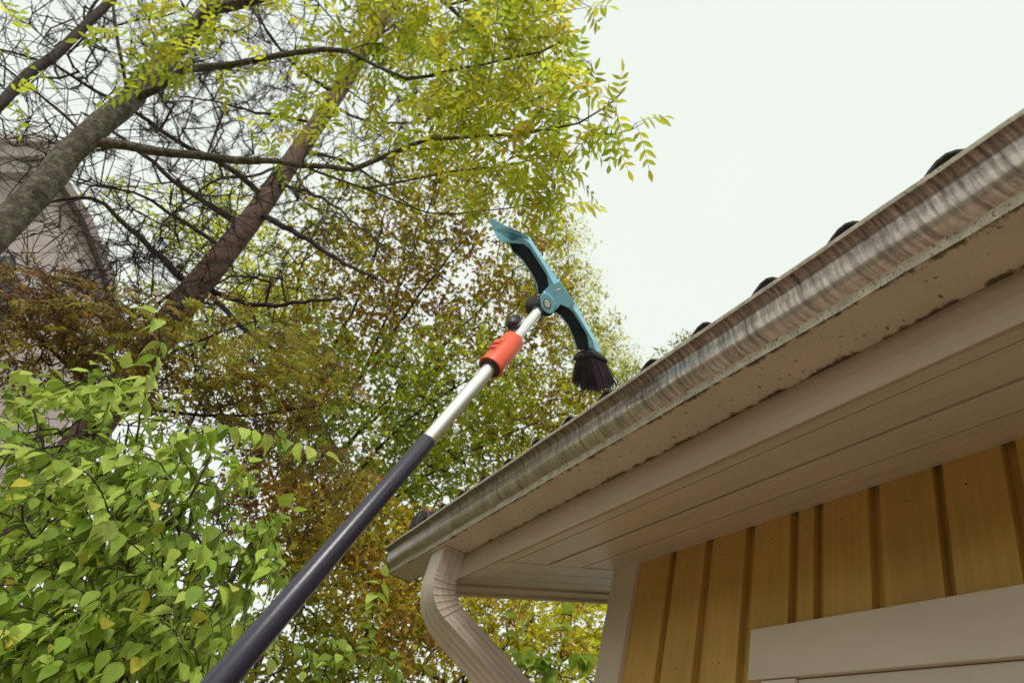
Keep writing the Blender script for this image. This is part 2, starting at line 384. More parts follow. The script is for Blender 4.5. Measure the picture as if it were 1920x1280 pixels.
mb = MB(); mb.box((1.2475, Y0, 1.188), (1.2615, 4.10, 1.555)); mb.build('fascia', M['fascia'], house, bevel=.0015)
mb = MB()
for (ya, yb, dz) in ((3.888, 4.06, -.012), (4.063, 4.12, -.03)):
    x0, x1 = 1.264, 4.8
    mb.hexa([A(x0, ya, sz(x0) + dz), A(x0, yb, sz(x0) + dz), A(x1, yb, sz(x1) + dz), A(x1, ya, sz(x1) + dz), A(x0, ya, sz(x0) + .3), A(x0, yb, sz(x0) + .3), A(x1, yb, sz(x1) + .3), A(x1, ya, sz(x1) + .3)])
mb.build('verge_board', M['trim'], house, bevel=.0015)
# roof: waved metal tiles
P_ = .303
def wave(yy):
    ph = ((yy - .66) / P_) % 1.0
    c = .5 + .5 * math.cos(2 * math.pi * ph)
    return .089 * c ** 1.5
nx = 16; ny = int((4.40 - Y0) / P_ * 14)
V = []; Fc = []
xr = []
for k in range(8):
    xr += [1.10 + .46 * k, 1.10 + .46 * (k + 1) - .004]
for i, x in enumerate(xr):
    step = .03 * (1 - ((x - 1.10) % .46) / .46) if i % 2 == 0 else 0
    for j in range(ny + 1):
        yy = Y0 + (4.40 - Y0) * j / ny
        V.append(A(x, yy, 1.560 + sl * (x - 1.10) + wave(yy) + (.02 if i % 2 == 0 and i else 0)))
n1 = ny + 1
for i in range(len(xr) - 1):
    for j in range(ny): Fc.append((i * n1 + j, i * n1 + j + 1, (i + 1) * n1 + j + 1, (i + 1) * n1 + j))
roof = mesh_obj('roof', V, Fc, M['tile'], house, True)
sm = roof.modifiers.new('s', 'SOLIDIFY'); sm.thickness = .006; sm.offset = -1
mb = MB()
mb.hexa([A(1.06, 4.33, 1.58), A(1.06, 4.47, 1.58), A(4.8, 4.47, 2.83), A(4.8, 4.33, 2.83), A(1.06, 4.33, 1.70), A(1.06, 4.45, 1.665), A(4.8, 4.45, 2.935), A(4.8, 4.33, 2.96)])
mb.build('verge_flashing', M['tile'], house, bevel=.006)
mb = MB(); mb.hexa([A(4.8, Y0, 1.56 + sl * 3.7), A(4.8, 4.4, 1.56 + sl * 3.7), A(8.0, 4.4, 1.46), A(8.0, Y0, 1.46), A(4.8, Y0, 1.62 + sl * 3.7), A(4.8, 4.4, 1.62 + sl * 3.7), A(8.0, 4.4, 1.52), A(8.0, Y0, 1.52)])
mb.build('rear_roof_slope', M['tile'], house)
# gutter: one bent sheet swept along the eave
face = [(1.000, 1.463), (1.014, 1.4605), (1.025, 1.455), (1.0325, 1.446), (1.036, 1.434), (1.037, 1.420), (1.038, 1.406), (1.0415, 1.393), (1.048, 1.381), (1.057, 1.370), (1.068, 1.361), (1.080, 1.3555)]
prof = [(1.018, 1.470, 1), (1.018, 1.481, 1), (1.000, 1.481, 1)] + [(x, z, 0) for x, z in face] + [(1.0835, 1.351, 1), (1.0865, 1.327, 2), (1.2465, 1.331, 2), (1.2465, 1.50, 2)]
YE = 4.642
nseg = 60
V = []; UVs = []; Fc = []; mi = []
# arc parameter for the face
al = [0]
for a, b in zip(face, face[1:]): al.append(al[-1] + math.hypot(a[0] - b[0], a[1] - b[1]))
fv = [a / al[-1] for a in al]
strips = [([(1.018, 1.470), (1.018, 1.481), (1.000, 1.481), (1.000, 1.463)], None, 3), (face, fv, 0), ([(1.080, 1.3555), (1.0835, 1.351), (1.0865, 1.327)], None, 1), ([(1.0865, 1.327), (1.2465, 1.331)], [0, 1], 2), ([(1.2465, 1.331), (1.2465, 1.50)], [0, 1], 2)]
rs = random.Random(3)
wob = [(.0012 * rs.uniform(-1, 1), .0012 * rs.uniform(-1, 1)) for _ in range(nseg + 1)]
for pts, vv, mm in strips:
    b0 = len(V); npt = len(pts)
    for j in range(nseg + 1):
        yy = Y0 + (YE - Y0) * j / nseg
        for k, (x, z) in enumerate(pts):
            V.append(A(x + (wob[j][0] if x < 1.2 else 0), yy, z + wob[j][1])); UVs.append((yy * S, (vv[k] if vv else k / (npt - 1))))
    for j in range(nseg):
        for k in range(npt - 1):
            Fc.append((b0 + j * npt + k, b0 + (j + 1) * npt + k, b0 + (j + 1) * npt + k + 1, b0 + j * npt + k + 1)); mi.append(mm)
gut = mesh_obj('gutter', V, Fc, None, house, True, uvs=UVs, mats=[M['gutter'], M['gutter_lip'], M['gutter_under'], M['gutter_rim']], midx=mi)
outline = [(1.000, 1.481)] + face + [(1.0865, 1.327), (1.2465, 1.331), (1.2465, 1.481)]
cx_ = sum(p[0] for p in outline) / len(outline); cz_ = sum(p[1] for p in outline) / len(outline)
big = [(cx_ + (x - cx_) * 1.02, cz_ + (z - cz_) * 1.03) for x, z in outline]
mb = MB(); mb.prism([A(x, YE - .006, z) for x, z in big], [A(x, YE + .004, z) for x, z in big])
mb.build('end_cap', M['tile'], gut)
# gutter hangers inside the trough
y = 4.2
while y > Y0:
    mb = MB(); mb.box((1.012, y, 1.472), (1.245, y + .04, 1.477)); mb.build('gutter_hanger', M['chrome'], gut); y -= 1.0

# downspout: ribbed rectangular section swept along a bent path
def rect_section(wx, wy, rib=.0035, nrib=3):
    pts = []
    def side(p0, p1, nrm):
        n = nrib * 4
        for i in range(n):
            t = i / n
            if t < .12 or t > .88: d = 0
            else: d = -rib * (.5 - .5 * math.cos(2 * math.pi * nrib * (t - .12) / .76))
            pts.append((p0[0] + (p1[0] - p0[0]) * t + nrm[0] * d, p0[1] + (p1[1] - p0[1]) * t + nrm[1] * d))
    side((-wx, -wy), (wx, -wy), (0, -1)); side((wx, -wy), (wx, wy), (1, 0)); side((wx, wy), (-wx, wy), (0, 1)); side((-wx, wy), (-wx, -wy), (-1, 0))
    return pts
def sweep(path, sec_fn, mb, caps=True, m=0, u0=None):
    path = [np.array(p, float) for p in path]
    t = path[1] - path[0]; t /= np.linalg.norm(t)
    u = np.array([1., 0, 0]) if u0 is None else u0; rings = []; vlast = None
    for i, p in enumerate(path):
        t = path[min(i + 1, len(path) - 1)] - path[max(i - 1, 0)]; t /= np.linalg.norm(t)
        u = u - t * (u @ t); u /= np.linalg.norm(u); v = np.cross(u, t)
        v = v if (v[1] > 0 if vlast is None else v @ vlast > 0) else -v; vlast = v
        rings.append([p + S * (a * u + b * v) for a, b in sec_fn(i)])
    n = len(rings[0]); V = [q for r_ in rings for q in r_]; fs = []
    for i in range(len(rings) - 1):
        for k in range(n): fs.append((i * n + k, i * n + (k + 1) % n, (i + 1) * n + (k + 1) % n, (i + 1) * n + k))
    if caps: fs += [tuple(range(n - 1, -1, -1)), tuple((len(rings) - 1) * n + k for k in range(n))]
    mb.add(V, fs, m); return u
hx = np.array([1., -.72, 0]); s_ = .74; hl = np.linalg.norm(hx); hx /= hl
tot = math.pi / 2 - math.atan2(s_, hl); RB = .26
C0 = np.array([1.180, 3.805, 1.175])
pts = [(1.180, 3.805, 1.327 - .15 * k / 4) for k in range(4)]
NA = 36; kink = {}
for i in range(NA + 1):
    a = tot * i / NA
    q = C0 + RB * ((1 - math.cos(a)) * hx + math.sin(a) * np.array([0, 0, -1])); pts.append(tuple(q))
dirn = math.sin(tot) * hx + math.cos(tot) * np.array([0, 0, -1])
endp = np.array(pts[-1])
for k in (1, 2, 3): pts.append(tuple(endp + dirn * .03 * k))
elbow_path = [A(*p) for p in pts]
secA = rect_section(.068, .089)
def sec_el(i):
    w = 1.0
    if 4 <= i <= 4 + NA:
        k = (i - 4) % 6
        w = .93 if k == 0 else (1.015 if k in (1, 5) else 1.0)
    return [(a, b * (w if b < -.07 else 1)) for a, b in secA]
ds_bot = endp + dirn * .085
jt = ds_bot + dirn * .92
pipe_pts = [A(*(ds_bot + dirn * t)) for t in (-.05, .0, .2, .5, .80)]
e2 = ds_bot + dirn * .80
for k in range(1, 7):
    a = k / 6.
    dd = (1 - a) * dirn + a * np.array([0, 0, -1.]); dd /= np.linalg.norm(dd); e2 = e2 + dd * .05; pipe_pts.append(A(*e2))
pipe_pts += [A(e2[0], e2[1], z) for z in (e2[2] - .2, -1.0, ZG + .1)]
secB = rect_section(.0672, .0882, .0055)
me_ = MB(); uE = sweep(elbow_path, sec_el, me_)
mb = MB(); sweep(pipe_pts, lambda i: secB, mb, u0=uE)
dsp = mb.build('downspout', M['pipe'], house, auto=40)
me_.build('elbow', M['pipe'], dsp, auto=28)
mb = MB(); mb.box((1.095, 3.70, 1.320), (1.245, 3.91, 1.3275)); mb.build('outlet', M['pipe'], dsp, bevel=.002)
# window with casing
mb = MB(); mb.box((1.915, Y0, .783), (1.948, 2.152, .968)); wnd = mb.build('window', M['trim'], house, bevel=.0015)
mb = MB(); mb.box((1.922, 1.93, -.9), (1.948, 2.09, .780)); mb.box((1.936, Y0, .66), (1.949, 1.928, .780)); mb.box((1.936, Y0, -1.0), (1.949, 1.928, -.9)); mb.box((1.936, 0.2, -.9), (1.949, .3, .66)); mb.build('frame', M['trim'], wnd, bevel=.0015)
mb = MB(); mb.box((1.941, Y0, -.9), (1.946, 1.928, .66)); mb.build('pane', M['glass'], wnd)

# ================================================================ gutter brush on its telescopic pole
D0 = 1.50
hub = U(1000, 585, D0)
tool = empty('gutter_brush', tuple(hub), 'long telescopic gutter cleaning brush with blue head, black bristles and red clamp', 'cleaning brush')
view = ray(1010, 560); view = view / np.linalg.norm(view)
def HP(px, py, w=0.): return U(px, py, D0) + view * w
# pole
pB = U(420, 1270, .90); pT = U(1010, 583, D0)
def polept(px):                                                # point on the pole seen at column px
    lo, hi = -1.0, 1.0
    for _ in range(50):
        mid = (lo + hi) / 2; P = pB + (pT - pB) * mid
        c = R.T @ (P - CAMP); x = 960 - F * c[0] / c[2]
        if x < px: lo = mid
        else: hi = mid
    return pB + (pT - pB) * lo
ax = (pT - pB) / np.linalg.norm(pT - pB)
jn = polept(803)
mb = MB(); mb.tube([pB - ax * .45, pB - ax * .44, pB, jn - ax * .001, jn], [.0200, .0210, .0198, .0142, .0136], 40); grip = mb.build('grip_tube', M['grip'], tool, auto=50)
# moulding seam along the grip
sd1 = np.cross(ax, view); sd1 /= np.linalg.norm(sd1); fr = -np.cross(sd1, ax); fr = fr if fr @ view < 0 else -fr
mb = MB(); pts = []
rs = random.Random(5); ph = 0
for k in range(90):
    t = k / 89.; P = (pB - ax * .1) * (1 - t) + (jn - ax * .006) * t; rr_ = .0202 * (1 - t) + .0142 * t
    ph = .9 * ph + rs.uniform(-.04, .04); an = -.05 + ph
    pts.append(P + rr_ * 1.0 * (math.cos(an) * fr + math.sin(an) * (-sd1)))
mb.tube(pts, .0009, 6); mb.build('seam', M['black'], grip, True)
c1 = polept(925)
mb = MB(); mb.tube([jn - ax * .02, c1 + ax * .02], .0131, 40); mb.build('lower_tube', M['alu'], tool, auto=50)
mb = MB(); mb.tube([c1 + ax * .02, pT - ax * .004], .0113, 40); mb.build('upper_tube', M['alu'], tool, auto=50)
# red clamp: slightly faceted shell with a lever pad
cb0 = polept(919); cb1 = polept(964)
mb = MB()
LC = np.linalg.norm(cb1 - cb0)
mb.tube([cb0, cb0 + ax * .003, cb0 + ax * .012, cb1 - ax * .004, cb1], [.0255, .0262, .0240, .0225, .0205], 40)
clamp = mb.build('clamp', M['red'], tool, auto=35)
lv = sd1 if (R.T @ sd1)[0] < 0 else -sd1                       # towards the left of the view
mid = (cb0 + cb1) / 2; lf = lv * .85 + fr * .52; lf /= np.linalg.norm(lf); tg = np.cross(ax, lf)
mb = MB()
def padbox(c, a, b, h, hw, lift0, lift1):
    q = []
    for hh, ww in ((0, 1), (h, .8)):
        for s1, s2 in ((-1, -1), (-1, 1), (1, 1), (1, -1)):
            q.append(c + ax * s1 * a * (1 if hh == 0 else .85) + tg * s2 * b * ww + lf * (.019 + hh + (lift1 if s1 > 0 else lift0)))
    mb.hexa(q)
padbox(mid - ax * .002, .024, .010, .006, 1, 0, 0)
padbox(mid - ax * .016, .004, .009, .010, 1, 0, 0.001)
padbox(mid + ax * .002, .007, .009, .010, 1, 0, 0.002)
mb.build('lever', M['red'], clamp, bevel=.002)
mb = MB(); mb.tube([cb0 - ax * .004, cb0 - ax * .003, cb0 + ax * .004], [.0200, .0215, .0218], 36); mb.build('sealing_ring', M['black'], clamp, auto=40)
# knob
kc = polept(978) + lv * .024 + fr * .004
mb = MB()
kd = lv * .3 + ax * .15 + fr * .9; kd /= np.linalg.norm(kd)
ku = ax - kd * (ax @ kd); ku /= np.linalg.norm(ku); kv = np.cross(kd, ku)
rings = []
for t, r_ in ((-.012, .5), (-.010, .85), (-.004, 1.), (.006, 1.), (.010, .85), (.012, .45)):
    rings.append([kc + kd * t + ku * r_ * .0195 * math.cos(a) + kv * r_ * .0125 * math.sin(a) for a in np.linspace(0, 2 * math.pi, 28, endpoint=False)])
n = 28; V = [q for r_ in rings for q in r_]
fs = [(i * n + k, i * n + (k + 1) % n, (i + 1) * n + (k + 1) % n, (i + 1) * n + k) for i in range(5) for k in range(n)] + [tuple(range(n)), tuple(5 * n + k for k in range(n))]
mb.add(V, fs); mb.tube([kc, polept(978)], .005, 12); mb.build('locking_knob', M['black'], tool, auto=50)
# socket that joins pole and head
mb = MB()

hd = np.array(HP(1035, 570)) - np.array(HP(985, 590)); hd /= np.linalg.norm(hd)
ba, bb_ = HP(999, 576, .040), HP(1026, 572, .004); bd = (bb_ - ba) / np.linalg.norm(bb_ - ba)
mb.tube([ba, ba + bd * .002, bb_ - bd * .001, bb_], [.0225, .0245, .0245, .023], 40)
mb.tube([pT - ax * .012 + view * .004, pT + ax * .012 + view * .006], [.0145, .0165], 24)
mb.build('socket', M['black'], tool, auto=40)

# head: outlines read in the plane of the head
def C1(x, y): return (860 + x / 3.2, 380 + y / 3.2)
outer = [C1(*p) for p in [(415, 195), (428, 205), (510, 335), (605, 472), (655, 540), (700, 600), (765, 715), (838, 845), (850, 885)]]
inner = [C1(*p) for p in [(352, 232), (400, 248), (428, 275), (530, 435), (541, 500), (560, 560), (625, 612), (665, 640), (690, 660), (773, 795), (783, 868)]]
left = [C1(*p) for p in [(298, 240), (318, 292), (358, 322), (385, 352), (442, 440), (468, 500), (470, 548)]]
left2 = [C1(*p) for p in [(572, 655), (610, 680), (655, 738), (690, 820), (712, 892)]]
mb = MB()
def plate(poly, w0, w1, m=0):
    P = [HP(x, y, w0) for x, y in poly]; Q = [HP(x, y, w1) for x, y in poly]
    mb.prism(P, Q, m)
def strip(pa, pb, w0, w1):                                      # ribbon between two polylines as quads, thick in w
    for i in range(len(pa) - 1):
        plate([pa[i], pa[i + 1], pb[i + 1], pb[i]], w0, w1)
# upper band, hub body, lower band (front faces)
up_o = [C1(*p) for p in [(300, 150), (415, 195), (428, 205), (510, 335), (605, 472)]]
up_i = [C1(*p) for p in [(298, 240), (385, 243), (425, 272), (530, 435), (541, 500)]]
up_m = [((a[0] * .45 + b[0] * .55), (a[1] * .45 + b[1] * .55)) for a, b in zip(up_o, up_i)]
lo_o = [C1(*p) for p in [(700, 600), (765, 715), (838, 845), (868, 905)]]
lo_i = [C1(*p) for p in [(660, 632), (690, 660), (773, 795), (786, 880)]]
lo_m = [((a[0] * .45 + b[0] * .55), (a[1] * .45 + b[1] * .55)) for a, b in zip(lo_o, lo_i)]
hubp = [C1(*p) for p in [(541, 500), (605, 472), (655, 540), (700, 600), (660, 632), (612, 610), (585, 642), (545, 668), (505, 640), (488, 585), (502, 538)]]
def ribbon3(po, pm, pi, wo, wm, wi, wb):
    """a folded band: outer edge lies back (wo), ridge (wm) and inner edge (wi) stand forward"""
    V = []; n = len(po)
    for a, b, c in zip(po, pm, pi):
        V += [HP(*a, wo), HP(*b, wm), HP(*c, wi), HP(*c, wb), HP(*a, wb)]
    fs = []
    for i in range(n - 1):
        for k in range(5): fs.append((i * 5 + k, i * 5 + (k + 1) % 5, (i + 1) * 5 + (k + 1) % 5, (i + 1) * 5 + k))
    fs += [(4, 3, 2, 1, 0), tuple((n - 1) * 5 + k for k in range(5))]
    mb.add(V, fs)
ribbon3(up_o, up_m, up_i, .016, .0, .003, .042)
ribbon3(lo_o, lo_m, lo_i, .016, .0, .003, .042)
plate(hubp, .0, .042)
# left walls
def wall_line(pl, th, w0, w1, side=1):
    q = [(x + th * side, y - th * .4) for x, y in pl]
    strip(pl, q, w0, w1)
wall_line(left, 2.2, .018, .042); wall_line(left2, 2.2, .018, .042)
head = mb.build('brush_head', M['blue'], tool, bevel=.0012)
# web at the back of the hollow, coloured darker than the head
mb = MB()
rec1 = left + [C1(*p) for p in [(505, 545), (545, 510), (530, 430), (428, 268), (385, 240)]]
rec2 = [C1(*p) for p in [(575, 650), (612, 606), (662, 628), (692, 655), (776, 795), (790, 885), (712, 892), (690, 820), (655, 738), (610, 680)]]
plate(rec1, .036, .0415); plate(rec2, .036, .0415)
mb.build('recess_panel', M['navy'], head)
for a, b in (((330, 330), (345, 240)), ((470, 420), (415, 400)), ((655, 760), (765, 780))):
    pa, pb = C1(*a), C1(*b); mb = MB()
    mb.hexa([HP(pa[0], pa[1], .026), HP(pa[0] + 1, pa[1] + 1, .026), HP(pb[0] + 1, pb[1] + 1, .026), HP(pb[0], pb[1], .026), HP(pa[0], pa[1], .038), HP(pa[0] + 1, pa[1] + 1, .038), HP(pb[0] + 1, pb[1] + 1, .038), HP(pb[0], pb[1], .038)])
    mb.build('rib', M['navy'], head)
# scraper blade with three finger grooves
mb = MB()
sp_ = [C1(*p) for p in [(190, 92), (215, 108), (300, 152), (372, 182), (418, 200), (428, 262), (380, 244), (300, 240), (268, 244), (240, 222), (212, 170), (196, 128)]]
ws = [-.030, -.028, -.018, -.006, .004, .004, .002, -.016, -.022, -.026, -.028, -.030]
mb.prism([HP(x, y, w) for (x, y), w in zip(sp_, ws)], [HP(x, y, w + .0035) for (x, y), w in zip(sp_, ws)])
scr = mb.build('scraper', M['blue'], head, bevel=.0008)
M['blue_groove'] = mat('groove_plastic', (.012, .11, .17), rough=.45, var=.05)
mb = MB()
for a, b, c in (((290, 160), (405, 200), (350, 172)), ((292, 180), (388, 208), (340, 214)), ((296, 200), (362, 220), (325, 228)), ((304, 217), (345, 230), (320, 234))):
    q = []
    for p in (a, c, b, ((a[0] + b[0]) / 2 - 4, (a[1] + b[1]) / 2 - 2)):
        t = (p[0] - 300) / 120.; w = -.0245 + .022 * t
        q.append((C1(*p), w))
    mb.prism([HP(x, y, w - .0016) for (x, y), w in q], [HP(x, y, w + .001) for (x, y), w in q])
mb.build('grip_ridge', M['blue_groove'], scr)
# hub ear with silver bolt
def disc(cxy, rx, ry, rot, w0, w1, mb, n=40, flat=False):
    P = []
    for k in range(n):
        a = 2 * math.pi * k / n; x = rx * math.cos(a); y = ry * math.sin(a)
        P.append((cxy[0] + x * math.cos(rot) - y * math.sin(rot), cxy[1] + x * math.sin(rot) + y * math.cos(rot)))
    i0 = [HP(x, y, w0) for x, y in P]; i1 = [HP(x, y, w1) for x, y in P]
    mb.prism(i0, i1)
mb = MB(); disc(C1(532, 603), 13.2, 20.5, -.42, -.008, .012, mb); ear = mb.build('hinge_ear', M['blue'], head, bevel=.0018)
mb = MB(); disc(C1(531, 606), 5.2, 8.2, -.42, -.0095, -.004, mb); mb.build('bolt', M['chrome'], head, bevel=.001)
mb = MB(); disc(C1(531, 606), 6.6, 10.0, -.42, -.0086, -.004, mb); mb.build('washer', M['blue_groove'], head, bevel=.0005)
# moulded lines on the hub
mb = MB()
for a, b in (((548, 560), (585, 628)), ((560, 545), (612, 512)), ((505, 530), (548, 562))):
    mb.tube([HP(*C1(*a), -.0002), HP(*C1(*b), -.0002)], .0006, 6)
mb.build('moulding_line', M['chrome'], head, True)
# ferrule (dark collar) and bristles
mb = MB()
f_top = [C1(*p) for p in [(722, 898), (790, 862), (845, 885), (865, 905), (780, 925)]]
fa = [((718, 902), .045), ((797, 866), -.004), ((880, 922), .010), ((800, 958), .060)]
fb = [((692, 938), .050), ((797, 892), -.010), ((898, 948), .010), ((802, 1000), .072)]
fc = [((694, 956), .050), ((799, 912), -.011), ((899, 964), .010), ((803, 1016), .073)]
P = [HP(*C1(*p), w) for p, w in fa]; Q = [HP(*C1(*p), w) for p, w in fb]; T = [HP(*C1(*p), w) for p, w in fc]
mb.add(P + Q + T, [(0, 1, 2, 3)] + [(i, (i + 1) % 4, 4 + (i + 1) % 4, 4 + i) for i in range(4)] + [(4 + i, 4 + (i + 1) % 4, 8 + (i + 1) % 4, 8 + i) for i in range(4)] + [(11, 10, 9, 8)])
fer = mb.build('ferrule', M['black'], tool, bevel=.0015)
rs = random.Random(11)
mb = MB()
T = [np.array(t) for t in T]
# bristle tips spread to this quad
tip = [((678, 1092), .062), ((850, 1140), -.016), ((972, 1092), .012), ((790, 1180), .092)]
TQ = [HP(*C1(*p), w) for p, w in tip]
def bil(q, a, b): return (1 - a) * (1 - b) * q[0] + a * (1 - b) * q[1] + a * b * q[2] + (1 - a) * b * q[3]
NB = 15
for i in range(NB):
    for j in range(NB):
        for _ in range(2):
            a = (i + .5 + rs.uniform(-.25, .25)) / NB; b = (j + .5 + rs.uniform(-.25, .25)) / NB
            aa = .05 + .9 * a; bb = .05 + .9 * b
            p0 = bil(T, aa, bb); p1 = bil(TQ, a + rs.gauss(0, .03), b + rs.gauss(0, .03))
            dv = p1 - p0; ln = rs.uniform(.9, 1.07)
            side = np.array([rs.gauss(0, 1), rs.gauss(0, 1), rs.gauss(0, 1)]) * .0014
            mb.tube([p0, p0 + dv * .55 * ln + side * .4, p0 + dv * ln + side], [.00095, .0009, .0007], 4, caps=False)
mb.build('bristles', M['bristle'], tool)

# ================================================================ vegetation tools
def unit(a): return a / np.maximum(np.linalg.norm(a, axis=-1, keepdims=True), 1e-9)
def jitcol(pal, n, idx=None, amt=.18):
    pal = np.array(pal)
    idx = rng.integers(0, len(pal), n) if idx is None else idx
    c = pal[idx] * (1 + rng.normal(0, amt, (n, 1))) * (1 + rng.normal(0, amt * .35, (n, 3)))
    return np.clip(c, .004, .9)
def leaf_diamond(P, D, N, L, Wd, cols):
    n = len(P); T = unit(np.cross(D, N)); N = np.cross(T, D)
    L = L[:, None]; Wd = Wd[:, None]
    b = P; l = P + D * L * .45 + T * Wd * .5 + N * Wd * .22; t = P + D * L - N * L * .12; r = P + D * L * .45 - T * Wd * .5 + N * Wd * .22
    V = np.stack([b, l, t, r], 1).reshape(-1, 3)
    o = np.arange(n)[:, None] * 4
    Fc = np.concatenate([o + np.array([0, 2, 1]), o + np.array([0, 3, 2])], 0)
    return V, Fc, np.repeat(cols, 4, 0)
ST = np.array([0, .10, .28, .5, .75, 1.]); HW = np.array([0.02, .30, .5, .43, .17, 0.0])
def leaf_ovate(P, D, N, L, Wd, cols, curl=.25, fold=.25, st=ST, hw=HW):
    n = len(P); T = unit(np.cross(D, N)); N = np.cross(T, D)
    k = len(st); V = np.zeros((n, k, 3, 3)); UV = np.zeros((n, k, 3, 2))
    cu = (curl * (1 + rng.normal(0, .5, n)))[:, None]; fo = (fold * (1 + rng.normal(0, .4, n)))[:, None]
    wv = rng.normal(0, .05, (n, k))
    for i, (t, h) in enumerate(zip(st, hw)):
        c = P + D * (L * t)[:, None] - N * (L[:, None] * cu * t * t)
        side = (Wd * h)[:, None]
        V[:, i, 0] = c + T * side + N * side * (fo + wv[:, i:i + 1]); V[:, i, 1] = c; V[:, i, 2] = c - T * side + N * side * (fo - wv[:, i:i + 1])
        UV[:, i, 0] = (t, h); UV[:, i, 1] = (t, 0); UV[:, i, 2] = (t, -h)
    f = []
    for i in range(k - 1):
        for j in range(2):
            a, b, c, d = i * 3 + j, i * 3 + j + 1, (i + 1) * 3 + j + 1, (i + 1) * 3 + j
            f += [(a, b, c), (a, c, d)]
    f = np.array(f); m = k * 3
    Fc = (np.arange(n)[:, None, None] * m + f[None]).reshape(-1, 3)
    return V.reshape(-1, 3), Fc, np.repeat(cols, m, 0), UV.reshape(-1, 2)
def tubes_mesh(P0, P1, R0, R1, k=4):
    n = len(P0); D = unit(P1 - P0)
    ref = np.where(np.abs(D[:, 2:3]) < .9, np.array([[0, 0, 1.]]), np.array([[1., 0, 0]]))
    Uv = unit(np.cross(D, ref)); Vv = np.cross(D, Uv)
    ang = np.arange(k) * 2 * np.pi / k
    ring = np.cos(ang)[None, :, None] * Uv[:, None] + np.sin(ang)[None, :, None] * Vv[:, None]
    A0 = P0[:, None] + ring * R0[:, None, None]; A1 = P1[:, None] + D[:, None] * (R1 * .5)[:, None, None] + ring * R1[:, None, None]
    V = np.concatenate([A0, A1], 1).reshape(-1, 3)
    f = np.array([(i, (i + 1) % k, k + (i + 1) % k, k + i) for i in range(k)])
    Fc = (np.arange(n)[:, None, None] * 2 * k + f[None]).reshape(-1, 4)
    return V, Fc
class Skel:
    """limbs given as polylines, then twigs reaching out to points of the crown"""
    def __init__(s): s.P = []; s.par = []; s.r = []; s.fixed = []
    def limb(s, pts, r0, r1, parent=-1, sub=.12):
        pts = [np.array(p, float) for p in pts]
        if parent == 'near':
            arr = np.array(s.P); parent = int(np.argmin(((arr - pts[0]) ** 2).sum(1))); 
        tot = sum(np.linalg.norm(b - a) for a, b in zip(pts, pts[1:])); acc = 0; last = parent
        # smooth curve through points (Catmull-Rom)
        q = [pts[0]] + pts + [pts[-1]]
        first = True
        for i in range(1, len(q) - 2):
            d = np.linalg.norm(q[i + 1] - q[i]); n = max(1, int(d / sub))
            for k in range(n + (1 if i == len(q) - 3 else 0)):
                t = k / n
                p = .5 * ((2 * q[i]) + (q[i + 1] - q[i - 1]) * t + (2 * q[i - 1] - 5 * q[i] + 4 * q[i + 1] - q[i + 2]) * t * t + (-q[i - 1] + 3 * q[i] - 3 * q[i + 1] + q[i + 2]) * t ** 3)
                rr = r0 + (r1 - r0) * min(1, (acc + d * t) / tot)
                if not first: p = p + rng.normal(0, .006, 3)
                s.P.append(p); s.par.append(last); s.r.append(rr); s.fixed.append(True); last = len(s.P) - 1; first = False
            acc += d
        return last
    def grow(s, att, seg=.15, wig=.02, sag=.0, rtip=.002, power=.45, stretch=1.0):
        base = np.array(s.P)
        att = np.asarray(att)
        d0 = np.min(np.linalg.norm(att[:, None, ::1] - base[None, ::max(1, len(base) // 150)], axis=2), 1)
        order = np.argsort(d0)
        cap = len(base) + int(len(att) * 40) + 10
        buf = np.zeros((cap, 3)); buf[:len(base)] = base; n = len(base)
        tips = []
        for i in order:
            a = att[i]; dd = ((buf[:n] - a) ** 2).sum(1); j = int(np.argmin(dd)); d = math.sqrt(dd[j])
            k = max(1, int(d / seg)); p0 = buf[j].copy(); last = j
            off = rng.normal(0, wig * math.sqrt(k), 3)
            for q in range(1, k + 1):
                t = q / k
                p = p0 + (a - p0) * t + off * math.sin(math.pi * t) + rng.normal(0, wig * .18, 3); p[2] -= sag * math.sin(math.pi * t) * d
                if n >= cap: break
                buf[n] = p; s.P.append(p); s.par.append(last); s.r.append(0.); s.fixed.append(False); last = n; n += 1
            tips.append(last)
        cnt = np.zeros(n); ch = np.zeros(n, bool)
        for i in range(n):
            if s.par[i] >= 0: ch[s.par[i]] = True
        for i in range(n - 1, -1, -1):
            if not ch[i]: cnt[i] += 1
            if s.par[i] >= 0: cnt[s.par[i]] += cnt[i]
        for i in range(n):
            if not s.fixed[i]: s.r[i] = rtip * cnt[i] ** power
        for i in range(n):                                      # never thicker than what carries it
            if s.par[i] >= 0 and not s.fixed[i]: s.r[i] = min(s.r[i], s.r[s.par[i]] * .95)
        return tips
    def arrays(s):
        P = np.array(s.P); par = np.array(s.par); r = np.array(s.r); ok = par >= 0
        return P[ok], P[par[ok]], r[ok], r[par[ok]]
    def build(s, name, mt, parent, thick=.03, kthick=14, k=4):
        P1, P0, r1, r0 = s.arrays(); same = np.abs(r0 - r1) < r1 * .6
        r0 = np.where(same, r0, r1 * 1.15)
        V, Fc = [], []; b = 0
        for sel, kk in ((r1 > thick, kthick), (r1 <= thick, k)):
            if sel.any():
                v, f = tubes_mesh(P0[sel], P1[sel], r0[sel], r1[sel], kk); V.append(v); Fc.append(f + b); b += len(v)
        return mesh_obj(name, np.concatenate(V), np.concatenate(Fc), mt, parent, True)
